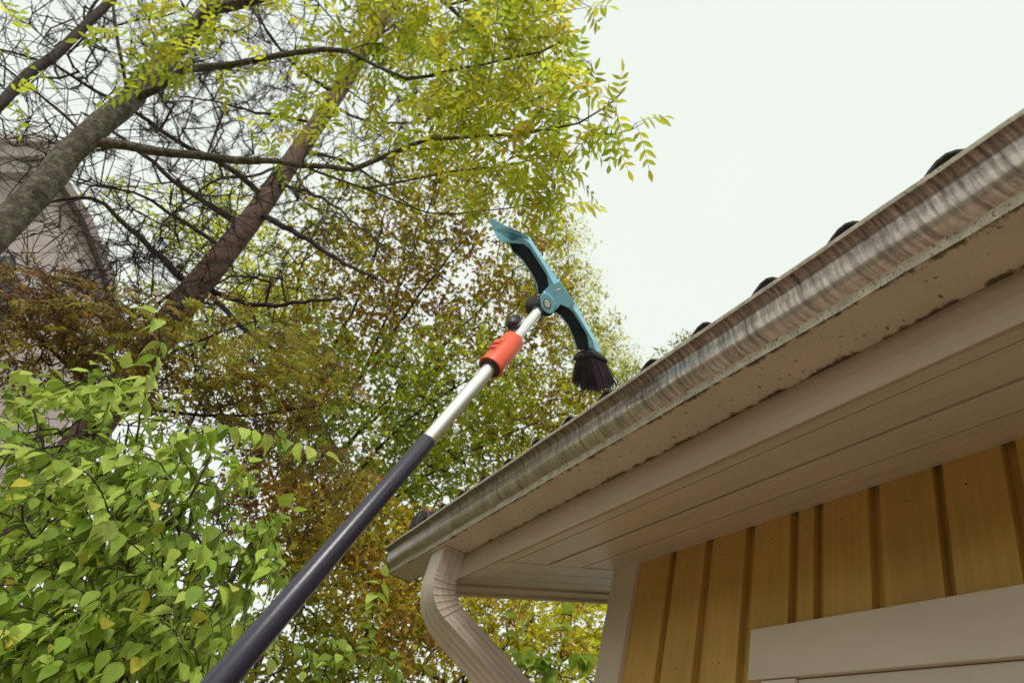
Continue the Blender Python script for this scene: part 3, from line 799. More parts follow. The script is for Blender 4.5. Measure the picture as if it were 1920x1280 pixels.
def blobs(specs, n, spread=1.0, shell=False):
    """attractor points inside ellipsoids seen at (px,py) with pixel radius r at depth d, dr metres deep"""
    w = np.array([(s[2] ** 2) * (s[5] if len(s) > 5 else 1) for s in specs], float); w /= w.sum(); out = []
    for s, k in zip(specs, rng.multinomial(n, w)):
        px, py, r, d, dr = s[:5]; c = U(px, py, d)
        q = unit(rng.normal(size=(k, 3))) * (rng.random((k, 1)) ** (1 / 2.6))
        rm = r * d / F * spread
        axr = R.T  # camera axes
        off = q[:, 0:1] * R[:, 0] * rm + q[:, 1:2] * R[:, 1] * rm + q[:, 2:3] * R[:, 2] * dr
        out.append(c + off)
    return np.concatenate(out)
def lowfreq(P, f, seed):
    r_ = np.random.default_rng(seed); v = np.zeros(len(P))
    for _ in range(5):
        k = r_.normal(0, f, 3); v += np.sin(P @ k + r_.uniform(0, 6.28))
    return v / 2.2
def tree(name, label, trunk_pts, r0, r1, specs, natt, pal, leafL, leafW, per, group=None, cat='tree', bark='twig', seg=.2, wig=.03, cl=.12, rtip=.0025, extra_limbs=(), palf=1.2, mtl='leaf_small', seed=1, keep=None, down=.3, power=.45):
    global rng
    rng = np.random.default_rng(seed)
    base = np.array(trunk_pts[0])
    root = empty(name, tuple(base), label, cat, group)
    sk = Skel(); sk.limb(trunk_pts, r0, r1)
    for pts, a, b in extra_limbs: sk.limb(pts, a, b, 'near')
    att = blobs(specs, natt)
    att = att[att[:, 2] > .3]
    sk.grow(att, seg, wig, rtip=rtip, power=power)
    sk.build('trunk', M[bark], root)
    P1, P0, r1_, r0_ = sk.arrays()
    sel = r1_ < rtip * 2.2
    Pn = P1[sel]; Dn = unit(P1[sel] - P0[sel])
    per = int(round(per * 1.6))
    if per >= 1: idx = np.repeat(np.arange(len(Pn)), per)
    else: idx = np.where(rng.random(len(Pn)) < per)[0]
    n = len(idx)
    P = Pn[idx] + rng.normal(0, cl * .28, (n, 3))
    D = unit(Dn[idx] * .4 + rng.normal(0, 1, (n, 3)) * .8 + np.array([0, 0, -down])); Nn = unit(rng.normal(0, .8, (n, 3)) + np.array([0, 0, 1.]))
    L = leafL * 1.15 * rng.uniform(.45, 1.25, n); Wd = L * leafW * rng.uniform(.8, 1.2, n)
    q = lowfreq(P, palf, seed + 3) * .7 + lowfreq(P, 6., seed + 4) * .5 + rng.normal(0, .45, n)
    ci = np.clip(((q + 1.6) / 3.2 * len(pal)).astype(int), 0, len(pal) - 1)
    cols = jitcol(np.minimum(np.array(pal) * np.array([1.9, 1.95, 1.05]), .8), n, ci)
    V, Fc, C = leaf_diamond(P, D, Nn, L, Wd, cols)
    mesh_obj('crown', V, Fc, M[mtl], root, False, cols=C)
    return root, sk
def compound(Pb, Db, length, pairs, lL, lW, cols, up=None):
    """pinnate leaves: arrays of leaflet data plus rachis segments"""
    n = len(Pb); P = []; D = []; N = []; L = []; C = []; r0 = []; r1 = []
    side = unit(np.cross(Db, np.array([0, 0, 1.]) + rng.normal(0, .35, (n, 3)))); nrm = unit(np.cross(side, Db))
    prev = Pb
    for k in range(pairs + 1):
        t = (k + 1.2) / (pairs + 1.2)
        p = Pb + Db * (length * t)[:, None] + np.array([0, 0, -1.]) * (length * .28 * t * t)[:, None]
        r0.append(prev); r1.append(p); prev = p
        s_ = 1 - .25 * abs(t - .55)
        if k < pairs:
            for sg in (-1, 1):
                d = unit(side * sg * .8 + Db * .5 + rng.normal(0, .16, (n, 3)) + np.array([0, 0, -.28]))
                P.append(p); D.append(d); N.append(unit(nrm + rng.normal(0, .25, (n, 3)))); L.append(lL * s_ * rng.uniform(.8, 1.15, n)); C.append(cols)
        else:
            P.append(p); D.append(unit(Db + np.array([0, 0, -.5]))); N.append(nrm); L.append(lL * rng.uniform(.85, 1.15, n)); C.append(cols)
    P = np.concatenate(P); D = np.concatenate(D); N = np.concatenate(N); L = np.concatenate(L); C = np.concatenate(C)
    C = np.clip(C * (1 + rng.normal(0, .12, (len(C), 1))), .004, .9)
    return P, D, N, L, L * lW, C, np.concatenate(r0), np.concatenate(r1)

# ---------------------------------------------------------------- ash with lichened trunk (left)
rng = np.random.default_rng(21)
DA = 4.0
tr = [H(60, 370, DA)] ; b0 = tr[0].copy(); b0[2] = 0
ash = empty('ash_tree', tuple(b0), 'ash with lichen spotted grey trunk leaning in at left and yellow green leaflets', 'tree')
sk = Skel()
sk.limb([b0 + np.array([.02, 0, 0]), H(-60, 490, DA), H(60, 370, DA), H(130, 290, DA), H(250, 180, DA), H(345, 75, DA), H(395, 12, DA), H(470, -90, DA + .1), H(560, -260, DA + .2)], .104, .042)
sk.limb([H(345, 75, DA), U(400, 15, 4.55), U(470, 5, 4.5), U(600, -50, 4.3), U(760, -60, 4.0), U(840, 10, 3.8), U(880, 50, 3.7), U(950, 75, 3.6)], .042, .008, 'near')
sk.limb([H(160, 265, DA), U(205, 270, 4.0), U(290, 284, 3.9), U(440, 300, 3.8), U(560, 306, 3.7), U(660, 318, 3.65), U(735, 285, 3.6), U(800, 262, 3.5), U(960, 258, 3.3), U(1040, 245, 3.2), U(1090, 230, 3.1), U(1140, 200, 3.05), U(1165, 172, 3.0)], .030, .003, 'near')
sk.limb([H(250, 185, DA), U(290, 165, 4.1), U(345, 130, 4.1), U(430, 122, 4.0), U(560, 98, 3.9), U(650, 95, 3.8), U(705, 122, 3.7), U(760, 150, 3.6), U(850, 130, 3.5), U(960, 110, 3.4), U(1050, 80, 3.3)], .027, .004, 'near')
sk.limb([U(1085, 232, 3.1), U(1110, 250, 3.1), U(1145, 252, 3.05), U(1185, 238, 3.0), U(1210, 228, 3.0)], .003, .0016, 'near')
sk.limb([U(925, 262, 3.35), U(960, 290, 3.3), U(1000, 306, 3.3), U(1050, 305, 3.25), U(1085, 285, 3.2)], .004, .0018, 'near')
sk.limb([U(560, 306, 3.7), U(680, 350, 3.7), U(800, 330, 3.6), U(930, 312, 3.5), U(1040, 290, 3.4)], .010, .003, 'near')
sk.limb([U(680, 350, 3.7), U(800, 398, 3.7), U(900, 395, 3.6), U(1010, 380, 3.5), U(1080, 335, 3.4)], .008, .002, 'near')
sk.limb([U(840, 10, 3.8), U(960, -20, 3.7), U(1060, -15, 3.5), U(1110, 15, 3.4)], .008, .002, 'near')
sk.limb([H(245, 190, DA), U(225, 110, 4.0), U(212, 20, 4.0), U(214, -60, 4.0)], .014, .008, 'near')
sk.limb([H(165, 260, DA), U(120, 220, 3.9), U(60, 170, 3.7), U(0, 120, 3.5)], .012, .005, 'near')
specs = [(1000, 60, 90, 3.4, .35, .8), (930, 60, 110, 3.6, .5), (820, 60, 120, 3.8, .5, 1.2), (700, 50, 100, 4.0, .4, .8), (960, 170, 110, 3.4, .4, 1.3), (1050, 200, 60, 3.2, .25, 1.1),
         (860, 220, 90, 3.5, .4, 1.2), (780, 180, 70, 3.7, .3, .7), (1000, 340, 90, 3.4, .3, 1.1), (900, 340, 80, 3.5, .4, .9), (1060, 300, 45, 3.2, .2, .9), (1140, 190, 38, 3.0, .12, 1.5),
         (1178, 232, 26, 3.0, .1, 1.7), (1130, 255, 30, 3.1, .12, .7), (690, 180, 60, 3.9, .3, .7), (620, 120, 60, 4.0, .3, .6), (560, 190, 60, 3.9, .3, .6), (330, 60, 75, 3.7, .3, 1.0), (270, 110, 50, 3.6, .2, 1.0),
         (400, 60, 50, 3.7, .3, .8), (330, 110, 45, 3.6, .2, .9), (490, 20, 60, 3.9, .3, .5), (40, 190, 45, 3.2, .15, .9), (15, 130, 40, 3.2, .2, .6), (15, 30, 40, 3.4, .2, .7), (1045, 345, 45, 3.3, .2, .8), (1075, 10, 30, 3.3, .15, 1.0),
         (430, 110, 40, 3.8, .2, .7), (760, 10, 100, 4.0, .4, .9), (1000, 10, 80, 3.5, .3, 1.1), (540, 270, 50, 3.8, .2, .4), (655, 250, 50, 3.7, .2, .6), (700, -130, 130, 4.2, .5, .9), (930, -120, 110, 3.9, .5, .9), (450, -120, 110, 4.2, .5, .7)]
att = blobs(specs, 500)
tips = sk.grow(att, .10, .014, sag=.05, rtip=.0016, power=.38)
sk.build('trunk', M['bark_ash'], ash, thick=.02)
P1, P0, r1, r0 = sk.arrays()
Pt = np.array(sk.P)[tips]; Dt = unit(Pt - np.array(sk.P)[np.array(sk.par)[tips]])
k = 2; Pb = np.repeat(Pt, k, 0); Db = unit(np.repeat(Dt, k, 0) * .7 + rng.normal(0, .55, (len(Pb), 3)) + np.array([0, 0, -.12]))
n = len(Pb)
cols = jitcol([(.62, .64, .05), (.70, .68, .06), (.52, .58, .05), (.42, .50, .05), (.74, .68, .08)], n)
P, D, N_, L, Wd, C, ra, rb = compound(Pb, Db, rng.uniform(.13, .21, n), 4, .058, .36, cols)
st5 = np.array([0, .2, .5, .8, 1.]); hw5 = np.array([.02, .36, .5, .26, 0])
V, Fc, C, UV_ = leaf_ovate(P, D, N_, L, Wd, C, .2, .3, st5, hw5)
crown = mesh_obj('crown', V, Fc, M['leaf_ash'], ash, True, cols=C)
V, Fc = tubes_mesh(ra, rb, np.full(len(ra), .0011), np.full(len(ra), .0009), 3)
mesh_obj('leaf_stalks', V, Fc, M['bark_ash_fine'], crown, True)

# ---------------------------------------------------------------- slim bare stem at the far left
rng = np.random.default_rng(22)
b0 = H(100, 105, 5.0).copy(); b0[2] = 0
slim = empty('slim_tree', tuple(b0), 'slim brown bare stem in the top left corner behind the lichened trunk', 'tree')
sk = Skel(); sk.limb([b0, H(-150, 330, 5.), H(0, 190, 5.0), H(50, 145, 5.0), H(120, 88, 5.0), H(210, -5, 5.), H(330, -150, 5.1)], .050, .028)
att = blobs([(60, 60, 110, 5.3, .6), (150, 40, 80, 5.3, .6), (60, 230, 90, 5.2, .6), (10, 130, 90, 5.2, .5)], 160)
sk.grow(att, .14, .03, sag=.05, rtip=.0022, power=.5); sk.build('trunk', M['bark_ash_fine'], slim)

# ---------------------------------------------------------------- pine: red trunk, dead twigs, needle tufts
rng = np.random.default_rng(33)
DP = 6.0
b0 = H(350, 560, DP).copy(); b0[2] = 0
pine = empty('pine_tree', tuple(b0), 'pine with reddish bare trunk rising behind the canopy and dark dead twigs', 'tree')
sk = Skel()
sk.limb([b0, H(250, 700, DP), H(350, 560, DP), H(425, 470, DP), H(480, 400, DP), H(545, 305, DP), H(600, 225, DP), H(650, 150, DP), H(695, 75, DP), H(760, -30, DP), H(850, -200, DP)], .09, .045, sub=.2)
L_ = [([(462, 432), (410, 395), (340, 350), (285, 305), (215, 250), (150, 210)], .030, .010), ([(352, 530), (310, 490), (240, 425), (172, 372), (70, 384)], .028, .010),
      ([(500, 380), (440, 322), (330, 262), (255, 210), (180, 170), (100, 122), (0, 92)], .026, .008), ([(485, 400), (560, 440), (640, 490), (700, 520)], .028, .010),
      ([(402, 548), (480, 572), (570, 566), (640, 560)], .022, .008), ([(640, 180), (560, 130), (500, 60), (480, 0)], .022, .008), ([(400, 556), (450, 610), (520, 660), (560, 720)], .022, .01),
      ([(690, 92), (740, 146), (820, 140), (900, 120), (960, 112), (1040, 85)], .020, .006), ([(395, 495), (330, 545), (250, 600), (150, 640)], .02, .008), ([(560, 285), (640, 300), (720, 350), (790, 400)], .018, .007),
      ([(600, 230), (500, 215), (400, 190), (330, 180)], .018, .007), ([(520, 345), (600, 370), (680, 430)], .018, .006), ([(425, 470), (320, 400), (250, 360), (170, 350)], .02, .006),
      ([(660, 130), (720, 60), (800, 20)], .02, .008), ([(545, 305), (470, 330), (400, 340), (300, 420)], .015, .006), ([(250, 620), (180, 560), (100, 520), (0, 500)], .02, .01), ([(620, 200), (700, 230), (800, 230)], .015, .006)]
for pts, a, b in L_:
    d0 = DP / np.linalg.norm(ray(*pts[0])[:2]); n_ = len(pts); tow = rng.uniform(-.28, .12)
    sk.limb([U(x, y, d0 * (1 + tow * i / (n_ - 1))) for i, (x, y) in enumerate(pts)], a * 1.15, b, 'near')
specs = [(120, 120, 170, 5.6, .9), (400, 130, 170, 5.9, 1.), (560, 60, 120, 6.5, .9), (300, 330, 190, 5.6, .9, 1.3), (120, 450, 160, 5.2, .8, 1.5), (560, 360, 140, 6.3, .9), (420, 500, 150, 5.8, .8), (250, 560, 150, 5.3, .7), (700, 220, 130, 6.8, .8), (60, 300, 110, 5.4, .8), (820, 90, 100, 7, .7, .7), (60, 600, 110, 5.0, .6), (700, -120, 170, 8, 1., .8), (350, -120, 170, 7, 1., .6)]
att = blobs(specs, 1080)
tips = sk.grow(att, .22, .05, sag=.08, rtip=.0042, power=.36)
nb_ = len(sk.P)
for q_ in range(1400):                                          # side twigs, each a smooth drooping arc
    j = int(rng.integers(0, nb_)) if q_ % 3 else tips[int(rng.integers(0, len(tips)))]
    if sk.P[j][2] < 2.2 or sk.par[j] < 0 or sk.r[j] > .03: continue
    d = sk.P[j] - sk.P[sk.par[j]]; d /= max(np.linalg.norm(d), 1e-6); d = d * .8 + rng.normal(0, .6, 3); d /= np.linalg.norm(d)
    ln = rng.uniform(.2, .75); bend = rng.normal(0, .30, 3) + np.array([0, 0, -.18]); p0 = sk.P[j]; last = j; ns = 5
    r_a = min(sk.r[j], rng.uniform(.0022, .0045))
    for k in range(1, ns + 1):
        t = k / ns; sk.P.append(p0 + d * ln * t + bend * ln * t * t); sk.par.append(last); sk.r.append(r_a * (1 - .55 * t)); sk.fixed.append(True); last = len(sk.P) - 1
    tips.append(last)
sk.build('trunk', M['twig'], pine, thick=.0)
# reddish plates on the main stem: the stem is a child of its own
mb = MB(); stem = [b0 * 1., H(250, 700, DP), H(350, 560, DP), H(425, 470, DP), H(480, 400, DP), H(545, 305, DP), H(600, 225, DP), H(650, 150, DP), H(695, 75, DP), H(760, -30, DP), H(850, -200, DP)]
mb.tube(stem, [.14, .132, .124, .114, .106, .098, .092, .086, .08, .074, .07], 20); mb.build('bark', M['bark_pine'], pine, True)
Pt = np.array(sk.P)[tips]; Dt = unit(Pt - np.array(sk.P)[np.array(sk.par)[tips]])
cam_c = (Pt - CAMP) @ R
pxs = 960 - F * cam_c[:, 0] / cam_c[:, 2]; zz = Pt[:, 2]
sel = rng.random(len(Pt)) < np.clip((zz - 3.6) / 2.6, .12, .85) * np.clip(.6 + .6 * lowfreq(Pt, 2.2, 9), 0, 1)
Pt, Dt = Pt[sel], Dt[sel]
k = 64; Pn = np.repeat(Pt, k, 0); Dn = unit(np.repeat(Dt, k, 0) * .7 + rng.normal(0, .75, (len(Pn), 3)))
Pn = Pn - np.repeat(Dt, k, 0) * rng.uniform(0, .2, (len(Pn), 1))
Ln = rng.uniform(.03, .06, len(Pn))
V, Fc, C = leaf_diamond(Pn, Dn, unit(rng.normal(size=(len(Pn), 3))), Ln, np.full(len(Pn), .0022), jitcol([(.12, .13, .075), (.15, .145, .08), (.10, .10, .07), (.16, .13, .09)], len(Pn)))
mesh_obj('needles', V, Fc, M['needle'], pine, False, cols=C)

# ---------------------------------------------------------------- autumn trees behind
OL = [(.13, .06, .035), (.22, .105, .03), (.25, .17, .03), (.20, .20, .035), (.30, .29, .04), (.17, .21, .04)]
def Gd(px, py, d):
    p = U(px, py, d).copy(); p[2] = 0; return p
gB = 'autumn trees behind the pole and the roof'
def trunkto(px, py, d, up): b_ = Gd(px, py, d); return [b_, b_ + np.array([.05, 0, 1.0]), b_ + np.array([.0, .1, up])]
def LM(pts, d, a, b): return ([U(x, y, d) for x, y in pts], a, b)
FAN = [LM([(520, 940), (600, 820), (680, 700), (760, 590), (850, 470)], 8.2, .035, .010), LM([(520, 940), (580, 760), (630, 640), (690, 520), (720, 400)], 8.4, .032, .009),
       LM([(520, 940), (640, 840), (760, 730), (860, 620), (960, 520)], 8.0, .030, .009), LM([(680, 700), (740, 560), (790, 430), (830, 320)], 8.3, .018, .006), LM([(600, 820), (560, 660), (560, 520), (600, 420)], 8.3, .022, .007)]
tree('maple_tree', 'brown and olive autumn maple filling the middle behind the blue head', trunkto(520, 900, 8.2, 2.4), .10, .07,
     [(760, 400, 150, 8.6, 1.1), (890, 500, 190, 8.4, 1.1), (690, 590, 190, 8.2, 1.2), (830, 300, 120, 8.8, .8, .8), (620, 440, 120, 8.6, 1.0, .8), (980, 610, 120, 8.2, .9), (560, 620, 120, 8.2, 1., .9)],
     1500, [(.15, .08, .03), (.22, .13, .03), (.20, .16, .03), (.30, .25, .035), (.28, .28, .035), (.24, .27, .035)], .062, .62, 7, gB, extra_limbs=FAN, seed=41, cl=.16, rtip=.0035, seg=.2, wig=.05)
FAN2 = [LM([(560, 1060), (640, 930), (730, 820), (830, 740), (950, 680)], 7.2, .03, .008), LM([(560, 1060), (600, 920), (680, 800), (760, 720)], 7.3, .028, .008), LM([(560, 1060), (700, 960), (820, 880), (960, 810), (1080, 770)], 7.1, .024, .006), LM([(560, 1060), (520, 930), (500, 820), (520, 720)], 7.2, .025, .007)]
tree('hazel_tree', 'olive green and russet tree behind the silver pole section', trunkto(560, 1100, 7.2, 1.6), .09, .06,
     [(700, 800, 190, 7.4, 1.0), (560, 740, 150, 7.2, 1.0, .9), (880, 760, 170, 7.5, 1.0, 1.4), (1000, 800, 120, 7.5, .8, 1.3), (800, 900, 120, 7.3, .8), (1090, 720, 60, 7.6, .5, 1.2)],
     1600, [(.18, .10, .04), (.25, .19, .035), (.22, .23, .04), (.32, .31, .045), (.20, .25, .05), (.17, .22, .06)], .058, .60, 8, gB, extra_limbs=FAN2, seed=42, cl=.16, rtip=.003, seg=.18, wig=.04)
tree('hornbeam_tree', 'yellow leaved hornbeam seen beneath the gutter end and beside the downspout', trunkto(930, 1500, 6.6, 1.2), .07, .05,
     [(1020, 1190, 170, 6.8, .9, 1.5), (800, 1080, 130, 6.6, .8, 1.2), (690, 1010, 110, 6.6, .8), (900, 1250, 130, 6.4, .8), (1130, 1200, 90, 6.9, .6)],
     1150, [(.28, .20, .04), (.42, .39, .05), (.48, .48, .06), (.46, .46, .05), (.36, .40, .06)], .055, .62, 9, gB, seed=43, cl=.15, rtip=.003, seg=.18, wig=.035)
tree('beech_tree', 'russet brown leaved tree low between the dark grip and the shrub', trunkto(620, 1500, 5.6, 1.1), .07, .05,
     [(640, 1130, 140, 5.8, .7), (560, 1000, 90, 5.8, .6), (700, 1230, 120, 5.6, .7), (560, 1240, 120, 5.6, .6), (500, 920, 90, 5.9, .6), (640, 960, 90, 6.0, .6), (770, 1180, 90, 5.8, .5)],
     1000, [(.16, .08, .05), (.22, .12, .05), (.26, .17, .04), (.32, .27, .05), (.24, .25, .05), (.19, .22, .05)], .055, .6, 8, gB, seed=44, cl=.14, rtip=.0026, seg=.16, wig=.035)
tree('birch_tree', 'loose olive tree whose crown edges the sky right of the blue head', trunkto(960, 1300, 9.4, 2.5), .09, .05,
     [(1020, 440, 70, 9.6, .8, .8), (1060, 560, 70, 9.6, .8), (1080, 660, 70, 9.4, .7), (1000, 520, 80, 9.6, .8), (1150, 700, 55, 9.4, .5, .7), (1130, 620, 40, 9.5, .5, .6), (1150, 800, 80, 9.4, .8, .7)],
     540, [(.22, .17, .04), (.25, .25, .05), (.20, .24, .05), (.30, .28, .06)], .058, .45, 6, gB, seed=45, cl=.16, rtip=.003, seg=.2, wig=.04)
tree('poplar_tree', 'yellow green tree showing far behind the pine trunk', trunkto(330, 1000, 11, 3.), .12, .07,
     [(360, 420, 90, 11, 1.), (440, 500, 100, 11, 1.), (300, 600, 90, 11, 1., .7), (420, 640, 110, 10.5, 1.), (240, 380, 50, 11, .8, .6), (520, 560, 90, 10.5, .9), (420, 360, 60, 11, .8, .7)],
     700, [(.20, .20, .05), (.32, .34, .05), (.45, .43, .05), (.26, .30, .06)], .07, .6, 6, gB, seed=46, cl=.2, rtip=.004, seg=.25, wig=.05)
tree('larch_tree', 'pale tan feathery tree standing farthest against the sky', trunkto(1080, 1100, 17, 5.), .12, .05,
     [(1070, 470, 45, 17, 1.2, 1.), (1100, 540, 50, 17, 1.2, 1.2), (1110, 620, 55, 17, 1.2), (1150, 660, 50, 17, 1.), (1075, 430, 30, 17, .8, .7), (1180, 690, 40, 17, .8, .5), (1150, 790, 80, 17, 1.2, .8), (1130, 900, 90, 17, 1.2, .7)],
     640, [(.55, .42, .25), (.60, .50, .28), (.50, .45, .25)], .085, .42, 5, gB, seed=47, cl=.3, rtip=.004, seg=.35, wig=.07, bark='twig_grey')  # tan leaf palette made paler to stand in for haze and glare
tree('acacia_tree', 'fine dark green sprays peeping over the gutter rim', trunkto(1230, 1200, 8, 2.), .06, .03,
     [(1190, 710, 35, 8.2, .4), (1240, 660, 22, 8.2, .3), (1270, 645, 20, 8.2, .3), (1300, 640, 20, 8.2, .3), (1250, 730, 50, 8.2, .5), (1240, 820, 70, 8.2, .6)],
     240, [(.10, .12, .05), (.16, .17, .05)], .05, .3, 6, gB, seed=48, cl=.10, rtip=.0025, seg=.14)

# ---------------------------------------------------------------- rowan with orange-brown feathery leaves (mid left)
rng = np.random.default_rng(51)
b0 = Gd(150, 900, 4.4)
row = empty('rowan_tree', tuple(b0), 'rowan with drooping orange brown feathered leaves above the green shrub', 'tree')
sk = Skel(); sk.limb([b0, b0 + np.array([0, .05, 1.2]), U(200, 760, 4.5)], .06, .03)
sk.limb([U(200, 760, 4.5), U(60, 620, 4.3), U(-40, 560, 4.2)], .02, .006, 'near')
sk.limb([U(200, 760, 4.5), U(330, 660, 4.5), U(480, 600, 4.6)], .02, .006, 'near')
sk.limb([U(200, 760, 4.5), U(420, 780, 4.6), U(600, 760, 4.8)], .018, .005, 'near')
att = blobs([(60, 580, 100, 4.2, .4), (170, 600, 90, 4.3, .4), (280, 630, 90, 4.4, .4), (100, 660, 100, 4.2, .4, .7), (400, 640, 90, 4.6, .5), (520, 660, 90, 4.8, .5), (380, 740, 90, 4.5, .4, 1.2), (480, 770, 90, 4.7, .4), (600, 720, 80, 4.9, .4, .8), (560, 840, 80, 4.9, .4, .8), (200, 690, 80, 4.3, .4, .7), (650, 880, 70, 5, .4, .6), (600, 960, 60, 5, .4, .6)], 800)
tips = sk.grow(att, .12, .025, sag=.04, rtip=.0019, power=.42); sk.build('trunk', M['twig'], row)
Pt = np.array(sk.P)[tips]; Dt = unit(Pt - np.array(sk.P)[np.array(sk.par)[tips]])
Pb = np.repeat(Pt, 2, 0); n = len(Pb); Db = unit(np.repeat(Dt, 2, 0) * .4 + rng.normal(0, .7, (n, 3)) * np.array([1, 1, .35]) + np.array([0, 0, -.1]))
q = lowfreq(Pb, 2.0, 5) + rng.normal(0, .6, n); pal = [(.16, .09, .06), (.28, .18, .07), (.42, .30, .07), (.52, .44, .07), (.44, .46, .08), (.34, .40, .08)]
ci = np.clip(((q + 1.5) / 3 * 6).astype(int), 0, 5)
P, D, N_, L, Wd, C, ra, rb = compound(Pb, Db, rng.uniform(.10, .16, n), 5, .046, .36, jitcol(pal, n, ci))
V, Fc, C = leaf_diamond(P, D, N_, L, Wd, C); mesh_obj('crown', V, Fc, M['leaf_small'], row, False, cols=C)

# ---------------------------------------------------------------- big-leaved shrub, lower left
GR = [(.29, .43, .05), (.39, .54, .07), (.48, .62, .10), (.22, .33, .04), (.56, .67, .14), (.70, .60, .08)]
def shoot_leaves(pts, spacing, L0, per_side=True, hang=.7):
    """opposite pairs of leaves along an arching shoot"""
    pts = [np.array(p) for p in pts]; P = []; D = []; N = []
    acc = 0; last = pts[0]; flip = 0
    seg = []
    for a, b in zip(pts, pts[1:]):
        d = np.linalg.norm(b - a); n = max(1, int(d / spacing))
        for k in range(n): seg.append((a + (b - a) * (k / n), (b - a) / d))
    for p, t in seg:
        s_ = np.cross(t, [0, 0, 1.]); s_ /= max(np.linalg.norm(s_), 1e-6)
        for sg in (-1, 1):
            d = s_ * sg * .75 + t * .45 + np.array([0, 0, -hang]) + rng.normal(0, .30, 3); d /= np.linalg.norm(d)
            nn = np.cross(np.cross(d, [0, 0, 1.]), d) + rng.normal(0, .25, 3) + np.array([0, 0, .2])
            P.append(p + rng.normal(0, .003, 3)); D.append(d); N.append(nn / np.linalg.norm(nn))
    P.append(pts[-1]); D.append((pts[-1] - pts[-2]) / np.linalg.norm(pts[-1] - pts[-2])); N.append(np.array([0, 0, 1.]))
    return P, D, N
HEROES = []
def shrub(name, label, base, stems, specs, natt, heroes, pal, leafL, leafW, seed, shoot=.22, sp=.035, hang=.7, rt=.0018, group=None):
    global rng
    rng = np.random.default_rng(seed)
    root = empty(name, tuple(base), label, 'shrub', group)
    sk = Skel(); sk.limb([base, base + np.array([0, 0, .4])], .02, .015)
    for pts in stems: sk.limb(pts, .010, .004, 'near')
    P, D, N = [], [], []
    if natt:
        att = blobs(specs, natt); att = att[att[:, 2] > .15]
        sk.grow(att, .09, .02, sag=-.08, rtip=rt, power=.35)
        par = np.array(sk.par); Pall = np.array(sk.P); r = np.array(sk.r); ch = np.zeros(len(par), bool); ch[par[par >= 0]] = True
        for i in np.where(~ch)[0]:
            d = Pall[i] - Pall[par[i]]; d /= np.linalg.norm(d); d = d + rng.normal(0, .35, 3) + np.array([0, 0, -.15]); d /= np.linalg.norm(d)
            ln = shoot * rng.uniform(.5, 1.1); p = Pall[i]; pts = [p]
            for k in range(1, 5): pts.append(p + d * ln * k / 4 + np.array([0, 0, -1.]) * ln * .35 * (k / 4) ** 2)
            sk.limb(pts, rt, rt * .6, int(i), sub=.05)
            a, b, c = shoot_leaves(pts, sp, leafL, hang=hang); P += a; D += b; N += c
    nh = len(P)
    for pts in heroes:
        sk.limb(pts, .003, .0015, 'near', sub=.04); a, b, c = shoot_leaves(pts, sp, leafL, hang=hang); P += a; D += b; N += c
    sk.build('stems', M['twig'], root, k=5)
    P, D, N = np.array(P), np.array(D), np.array(N); n = len(P)
    ci = np.clip(((lowfreq(P, 3, seed) + rng.normal(0, .7, n) + 1.4) / 2.8 * (len(pal) - 1)).astype(int), 0, len(pal) - 2)
    ci = np.where(rng.random(n) < .03, len(pal) - 1, ci)
    L = leafL * rng.uniform(.42, 1.18, n); L[nh:] = leafL * rng.uniform(.8, 1.12, n - nh)
    ci[nh:] = np.minimum(ci[nh:] + 1, len(pal) - 2)
    V, Fc, C, UV_ = leaf_ovate(P, D, N, L, L * leafW * rng.uniform(.85, 1.1, n), jitcol(pal, n, ci, .10), .32, .22)
    mesh_obj('leaves', V, Fc, M['leaf_big'], root, True, cols=C, uvs=UV_)
    return root
b0 = Gd(200, 1250, 2.5)
shrub('shrub', 'dense light green shrub with large pointed leaves in the lower left corner', b0,
      [[b0 + np.array([0, 0, .4]), U(150, 1100, 2.4), U(100, 900, 2.5), U(60, 760, 2.6)], [b0 + np.array([0, 0, .4]), U(300, 1150, 2.4), U(330, 980, 2.4), U(400, 860, 2.5)], [b0 + np.array([0, 0, .4]), U(230, 1100, 2.5), U(230, 900, 2.6), U(240, 800, 2.6)]],
      [(80, 900, 170, 3.2, .3, .8), (150, 1100, 220, 3.0, .3, .8), (330, 1050, 150, 3.0, .3, .6), (60, 820, 120, 2.7, .3), (180, 800, 100, 2.7, .3), (280, 860, 90, 2.6, .3), (100, 960, 150, 2.4, .35), (300, 980, 130, 2.4, .3), (420, 960, 80, 2.5, .25), (150, 1150, 170, 2.2, .3), (350, 1130, 110, 2.2, .25), (60, 1250, 130, 2.0, .25), (280, 1260, 110, 2.0, .2), (430, 1060, 60, 2.4, .2)],
      1700,
      [[U(262, 790, 2.0), U(280, 730, 1.9), U(286, 690, 1.85), U(298, 640, 1.82), U(306, 600, 1.8), U(290, 588, 1.78)],
       [U(330, 820, 2.4), U(420, 795, 2.4), U(500, 810, 2.4), U(560, 830, 2.4), U(610, 850, 2.4)],
       [U(225, 1000, 1.9), U(185, 930, 1.85), U(150, 880, 1.8), U(90, 850, 1.78), U(40, 840, 1.76)],
       [U(330, 900, 2.2), U(270, 860, 2.1), U(220, 850, 2.05), U(180, 870, 2.0)],
       [U(480, 1060, 2.4), U(500, 980, 2.4), U(525, 950, 2.4)], [U(300, 1160, 1.9), U(370, 1100, 1.85), U(440, 1090, 1.85), U(470, 1110, 1.85)],
       [U(200, 780, 2.5), U(215, 720, 2.4), U(230, 690, 2.4)], [U(100, 760, 2.5), U(60, 700, 2.5), U(20, 690, 2.5)]],
      GR, .075, .58, 61, sp=.034)
b0 = Gd(600, 1500, 3.0)
